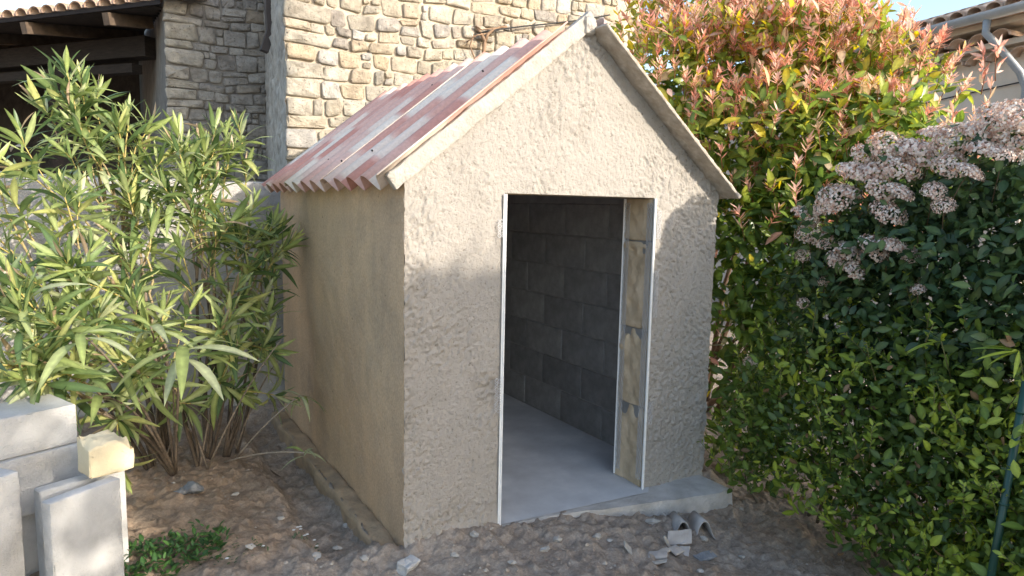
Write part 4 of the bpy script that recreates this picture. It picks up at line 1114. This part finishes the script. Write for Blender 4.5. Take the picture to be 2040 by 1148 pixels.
# broken cream block
c1 = at(168, 945, 3.04); 
bm = rough_box((0, 0, 0), (.165, .13, .135), 210, .016, .002, .006, 18, .012)
for v in bm.verts:
    if v.co.z > .10: v.co.z += -.035*max(0, (v.co.x-.10)/.065)**1.5 + .016*float(fbm(np.array([[v.co.x*30, v.co.y*30, 0]]), 7, 3)[0])-.02*max(0, (.05-v.co.y)/.05)
zc = max((f0.z+f1.z)/2, (h0.z+h1.z)/2)+.002
pc = at(180, 965, 3.02); a_ = math.atan2(ex.y, ex.x)-.35
o = bm_obj('block_offcut', bm, M_CREAM, None, True, Matrix.Translation((pc.x, pc.y-.01, zc))@Matrix.Rotation(a_+.1, 4, 'Z'))
tag(o, 'broken cream coloured block offcut resting on the standing white panels', 'block')

# ================================================================== SMALL THINGS ON THE GROUND
def lump(name, p, r, seed, m, label, cat, group=None, flat=.7, par=None):
    bm = bmesh.new(); bmesh.ops.create_icosphere(bm, subdivisions=2, radius=1)
    rr = random.Random(seed); s_ = (rr.uniform(.75, 1.25), rr.uniform(.75, 1.25), flat*rr.uniform(.8, 1.1))
    for v in bm.verts:
        c = np.array(v.co); k = 1+.42*float(fbm((c*1.7+seed)[None], seed, 3)[0]); v.co = Vector((c[0]*s_[0], c[1]*s_[1], c[2]*s_[2]))*k*r
    o = bm_obj(name, bm, m, par, False, Matrix.Translation(p)@Matrix.Rotation(rr.random()*6, 4, 'Z'))
    return tag(o, label, cat, group) if label else o
def on_ground(px, py):
    z = 0
    for k in range(6):
        p = at_z(px, py, z); z = gz(p.x, p.y)
    return Vector((p.x, p.y, z))
p = on_ground(385, 975); lump('mortar_lump', p+Vector((0, 0, .03)), .055, 3, M_LUMP, 'dark grey mortar lump at the foot of the oleander', 'mortar lump')
p = on_ground(362, 985); lump('mortar_lump', p+Vector((.0, 0, .012)), .03, 5, M_LUMP, 'smaller grey mortar lump left beside the dark one under the oleander', 'mortar lump')
# pale broken chip at the shed corner
p = on_ground(812, 1132); bm = rough_box((-.045, -.03, -.02), (.045, .03, .035), 220, .02, .006, .004, 30)
o = bm_obj('block_chip', bm, M_AAC, None, False, Matrix.Translation(p)@Matrix.Rotation(.5, 4, 'Z')@Matrix.Rotation(.25, 4, 'X')); tag(o, 'pale broken block chip on the earth before the left shed corner', 'rubble')
GS = 'loose stones on the earth'
spots = [(672,1095,.020,'pale loose stone left of the block chip at the shed corner'),(945,1068,.022,'pale stone against the foot of the left door jamb'),(1300,1040,.026,'largest loose stone against the middle of the step'),
         (1322,1028,.018,'small stone wedged between the step and the roofing offcuts'),(1402,1078,.022,'pale stone right of the roofing offcuts'),(1190,1072,.022,'left one of a stone pair before the step'),(1216,1079,.018,'right one of a stone pair before the step'),
         (1110,1078,.022,'dusty round stone on the earth below the doorway'),(1086,1100,.020,'flat stone nearer the bottom edge below the doorway'),(690,1050,.022,'stone beside the tiny white flowered weed'),(630,1112,.024,'grey stone at the bottom edge left of the trench'),
         (725,1112,.020,'stone at the end of the footing ledge'),(1020,1130,.015,'small stone at the bottom edge under the left door jamb'),(1395,1140,.017,'pale pebble at the bottom edge below the roofing offcuts'),(1478,1112,.018,'stone on the brown earth between offcuts and hedge'),
         (500,1092,.020,'stone beside the thin grassy weed'),(470,987,.018,'stone on the brown earth right of the mortar lumps'),(560,1035,.016,'small stone on the earth at the trench edge'),(905,1108,.018,'stone before the shed front near its left corner')]
for i, (px, py, r, lb) in enumerate(spots):
    p = on_ground(px, py); lump('loose_stone', p+Vector((0, 0, r*.35)), r, 300+i, M_CHIP, lb, 'stone', GS, .6)
# roofing offcuts before the step
GF = 'broken roofing offcuts before the step'
p = on_ground(1372, 1064)
V, F = corrugated(2.0, 0, .16, phase=.5, nv=2, thick=.008); V = [(u*.55, v, w*1.15) for u, v, w in V]
o = put('sheet_offcut', mesh('sheet_offcut', V, F, M_FIBRE, True), None, Matrix.Translation(p+Vector((-.095, .02, .03)))@Matrix.Rotation(-.45, 4, 'Z')@Matrix.Rotation(-.12, 4, 'X'))
tag(o, 'corrugated roofing offcut with two arches lying before the step', 'offcut')
def shard(px, py, size, rx, rz, seed, label, m=M_FIBRE, dz=.0):
    p = on_ground(px, py); bm = rough_box((-size[0]/2, -size[1]/2, 0), (size[0]/2, size[1]/2, size[2]), seed, .02, .004, .003, 26)
    rr = random.Random(seed)
    for v in bm.verts: v.co.x += .25*v.co.y*rr.uniform(.9, 1.1)*(1 if seed % 2 else -1)
    o = bm_obj('roofing_shard', bm, m, None, False, Matrix.Translation(p+Vector((0, 0, dz)))@Matrix.Rotation(rz, 4, 'Z')@Matrix.Rotation(rx, 4, 'X')); tag(o, label, 'offcut', GF)
shard(1352, 1082, (.13, .07, .010), 1.0, -.35, 401, 'largest flat grey roofing shard propped against the arched offcut', dz=.03)
shard(1345, 1100, (.07, .05, .010), .5, .2, 402, 'squarish grey shard lying in front of the propped one', dz=.01)
shard(1362, 1104, (.05, .05, .010), .7, -.6, 403, 'small upright grey shard at the foot of the propped one', dz=.01)
shard(1328, 1088, (.03, .08, .008), 1.2, .5, 404, 'narrow white shard standing left of the propped one', M_CHIP, .02)
shard(1322, 1098, (.07, .03, .008), .1, .1, 405, 'thin pale shard lying flat left of the roofing pile', M_CHIP, .008)
shard(1320, 1122, (.10, .025, .006), .1, -.25, 406, 'long pale sliver lying in front of the roofing pile', M_CHIP, .006)
shard(1248, 1098, (.05, .05, .012), .8, .9, 407, 'triangular pale shard standing alone left of the roofing pile', M_CHIP, .005)
shard(1405, 1106, (.11, .05, .012), .2, -.1, 408, 'dark grey slab lying right of the roofing pile', M_LUMP, .005)
shard(1310, 1108, (.09, .05, .012), .2, -.5, 409, 'dull grey shard lying flat before the standing white one', M_FIBRE, .005)
# stake and green post
p = on_ground(1449, 968); b = MB(); b.tube([p-Vector((0, 0, .05)), p+Vector((0, .0, .17))], .006, 6); o = b.build('wooden_stake', M_STICK); tag(o, 'thin wooden stake upright beside the slab corner', 'stake')
pb = at(1972, 1160, 3.00); pt = at(2044, 760, 3.12); dd = (pt-pb)
pb2 = pb-dd*((pb.z+.15)/dd.z); 
b = MB(); b.tube([pb2, pt], .014, 10); 
for s_ in (.3, .6, .9): q = pb2.lerp(pt, s_); b.tube([q-dd*.006, q+dd*.006], .018, 10)
o = b.build('fence_post', M_GREENMETAL, None, True); tag(o, 'leaning green painted steel fence post in the hedge at the right edge', 'post')
# gravel and crumbs
def gravel():
    rr = np.random.default_rng(5); V = []; F = []
    octa = np.array([(1,0,0),(-1,0,0),(0,1,0),(0,-1,0),(0,0,1),(0,0,-1)], float); of = [(0,2,4),(2,1,4),(1,3,4),(3,0,4),(2,0,5),(1,2,5),(3,1,5),(0,3,5)]
    n = 3400; x = rr.uniform(-1.5, 2.5, n); y = np.where(rr.random(n) < .5, rr.uniform(-.95, .1, n), rr.uniform(-.4, 2.4, n))
    keep = ~((x > -.12) & (x < 2.0) & (y > -.02)) & ~((x > XA) & (x < 2.0) & (y > -.27*sm(.52, 1.95, x)))
    dens = fbm(np.stack([x*3, y*3, 0*x], -1), 77, 2) > -.25; keep &= dens
    x, y = x[keep], y[keep]; z = ground_h(x, y); r = .0035+.006*rr.random(len(x))**2+.012*(rr.random(len(x)) < .07)*rr.random(len(x))
    for i in range(len(x)):
        k = len(V); v = octa*(r[i]*rr.uniform(.6, 1.3, (6, 1)))*np.array([1, rr.uniform(.7, 1.2), .7]); c, s_ = math.cos(i), math.sin(i)
        for q in v: V.append((x[i]+q[0]*c-q[1]*s_, y[i]+q[0]*s_+q[1]*c, z[i]+q[2]+r[i]*.3))
        F += [tuple(j+k for j in f) for f in of]
    m, t, b = mat('mixed_gravel', .95, .15)
    vn = noise(t, 7, 2, .5); t.links.new(ramp(t, vn, [(.3, (.20, .165, .13)), (.5, (.33, .275, .22)), (.68, (.46, .41, .345))]), b.inputs['Base Color'])
    tag(put('gravel', mesh('gravel', V, F, m)), 'loose gravel and crumbs strewn over the dug earth', None, None, 'stuff')
gravel()
# weeds
def weed(px, py, rad, n, Lf, pal, label, flowers=0, seed=1, h=.05):
    rnd = random.Random(seed); c = on_ground(px, py); root = empty('weed', c, label, 'weed')
    shapes = [leaf_shape(Lf, Lf*.42, 4, .25, .5, .85)+(Lf,), leaf_shape(Lf*.8, Lf*.3, 4, .25, .3, .85)+(Lf*.8,)]
    leaves = []
    for k in range(n):
        a = rnd.random()*6.283; r = rad*math.sqrt(rnd.random()); x, y = c.x+r*math.cos(a)*1.25, c.y+r*math.sin(a)*.8
        p = Vector((x, y, gz(x, y)+rnd.random()*h)); el = rnd.uniform(.1, 1.1); th = rnd.random()*6.283
        leaves.append((leaf_frame(p, Vector((math.cos(th)*math.cos(el), math.sin(th)*math.cos(el), math.sin(el))), Vector((0, 0, 1))+rv()*.3), rnd.randrange(2), rnd.randrange(len(pal)), rnd.uniform(.6, 1.2)))
    emit_leaves(leaves, shapes, pal, M_DULLLEAF, root, 60)
    for k in range(flowers):
        a = rnd.random()*6.283; r = rad*math.sqrt(rnd.random()); p = Vector((c.x+r*math.cos(a), c.y+r*math.sin(a), 0)); p.z = gz(p.x, p.y)+rnd.uniform(.02, .06)
        V = [p]; 
        for j in range(5): V.append(p+Vector((math.cos(j*1.2566), math.sin(j*1.2566), .3))*.009)
        put('flower', mesh('flower', V, [(0, 1+j, 1+(j+1) % 5) for j in range(5)], M_PETAL, False, np.array((.75, .75, .72))), root)
gp = [(.05, .115, .03), (.07, .15, .035), (.035, .085, .028)]
weed(345, 1112, .18, 520, .042, gp, 'low leafy green weed patch at the bottom edge beside the panels', 0, 3, .06)
weed(700, 1038, .05, 26, .02, [(.09, .12, .06)], 'tiny white flowered weed near the trench by the shed corner', 7, 4, .03)
weed(610, 1080, .07, 34, .022, [(.10, .13, .07)], 'sparse white flowered weed on the earth left of the trench', 8, 5, .03)
weed(480, 1100, .10, 50, .022, [(.08, .12, .05)], 'thin grassy weed right of the leafy weed patch', 2, 6, .03)
# fallen dry leaves and twigs
rnd = random.Random(9)
v, f = leaf_shape(.09, .018, 5, .3, -.6, .9)
dl = mesh('dry_leaf', v, f, M_LEAF, True, np.array((.12, .085, .06)))
for (px, py, lb) in ((480, 905, 'dry curled leaf nearest the oleander stems'), (560, 955, 'dry brown leaf halfway between oleander and trench'), (610, 940, 'dry brown leaf lying on the trench rim'), (430, 880, 'dry leaf under the oleander stems at the back'), (300, 1040, 'dry leaf on the brown earth beside the white panel')):
    p = on_ground(px, py); o = put('dry_leaf', dl, None, Matrix.Translation(p+Vector((0, 0, .012)))@Matrix.Rotation(rnd.random()*6, 4, 'Z')@Matrix.Rotation(rnd.uniform(-.3, .3), 4, 'X')); tag(o, lb, 'leaf', 'fallen oleander leaves')
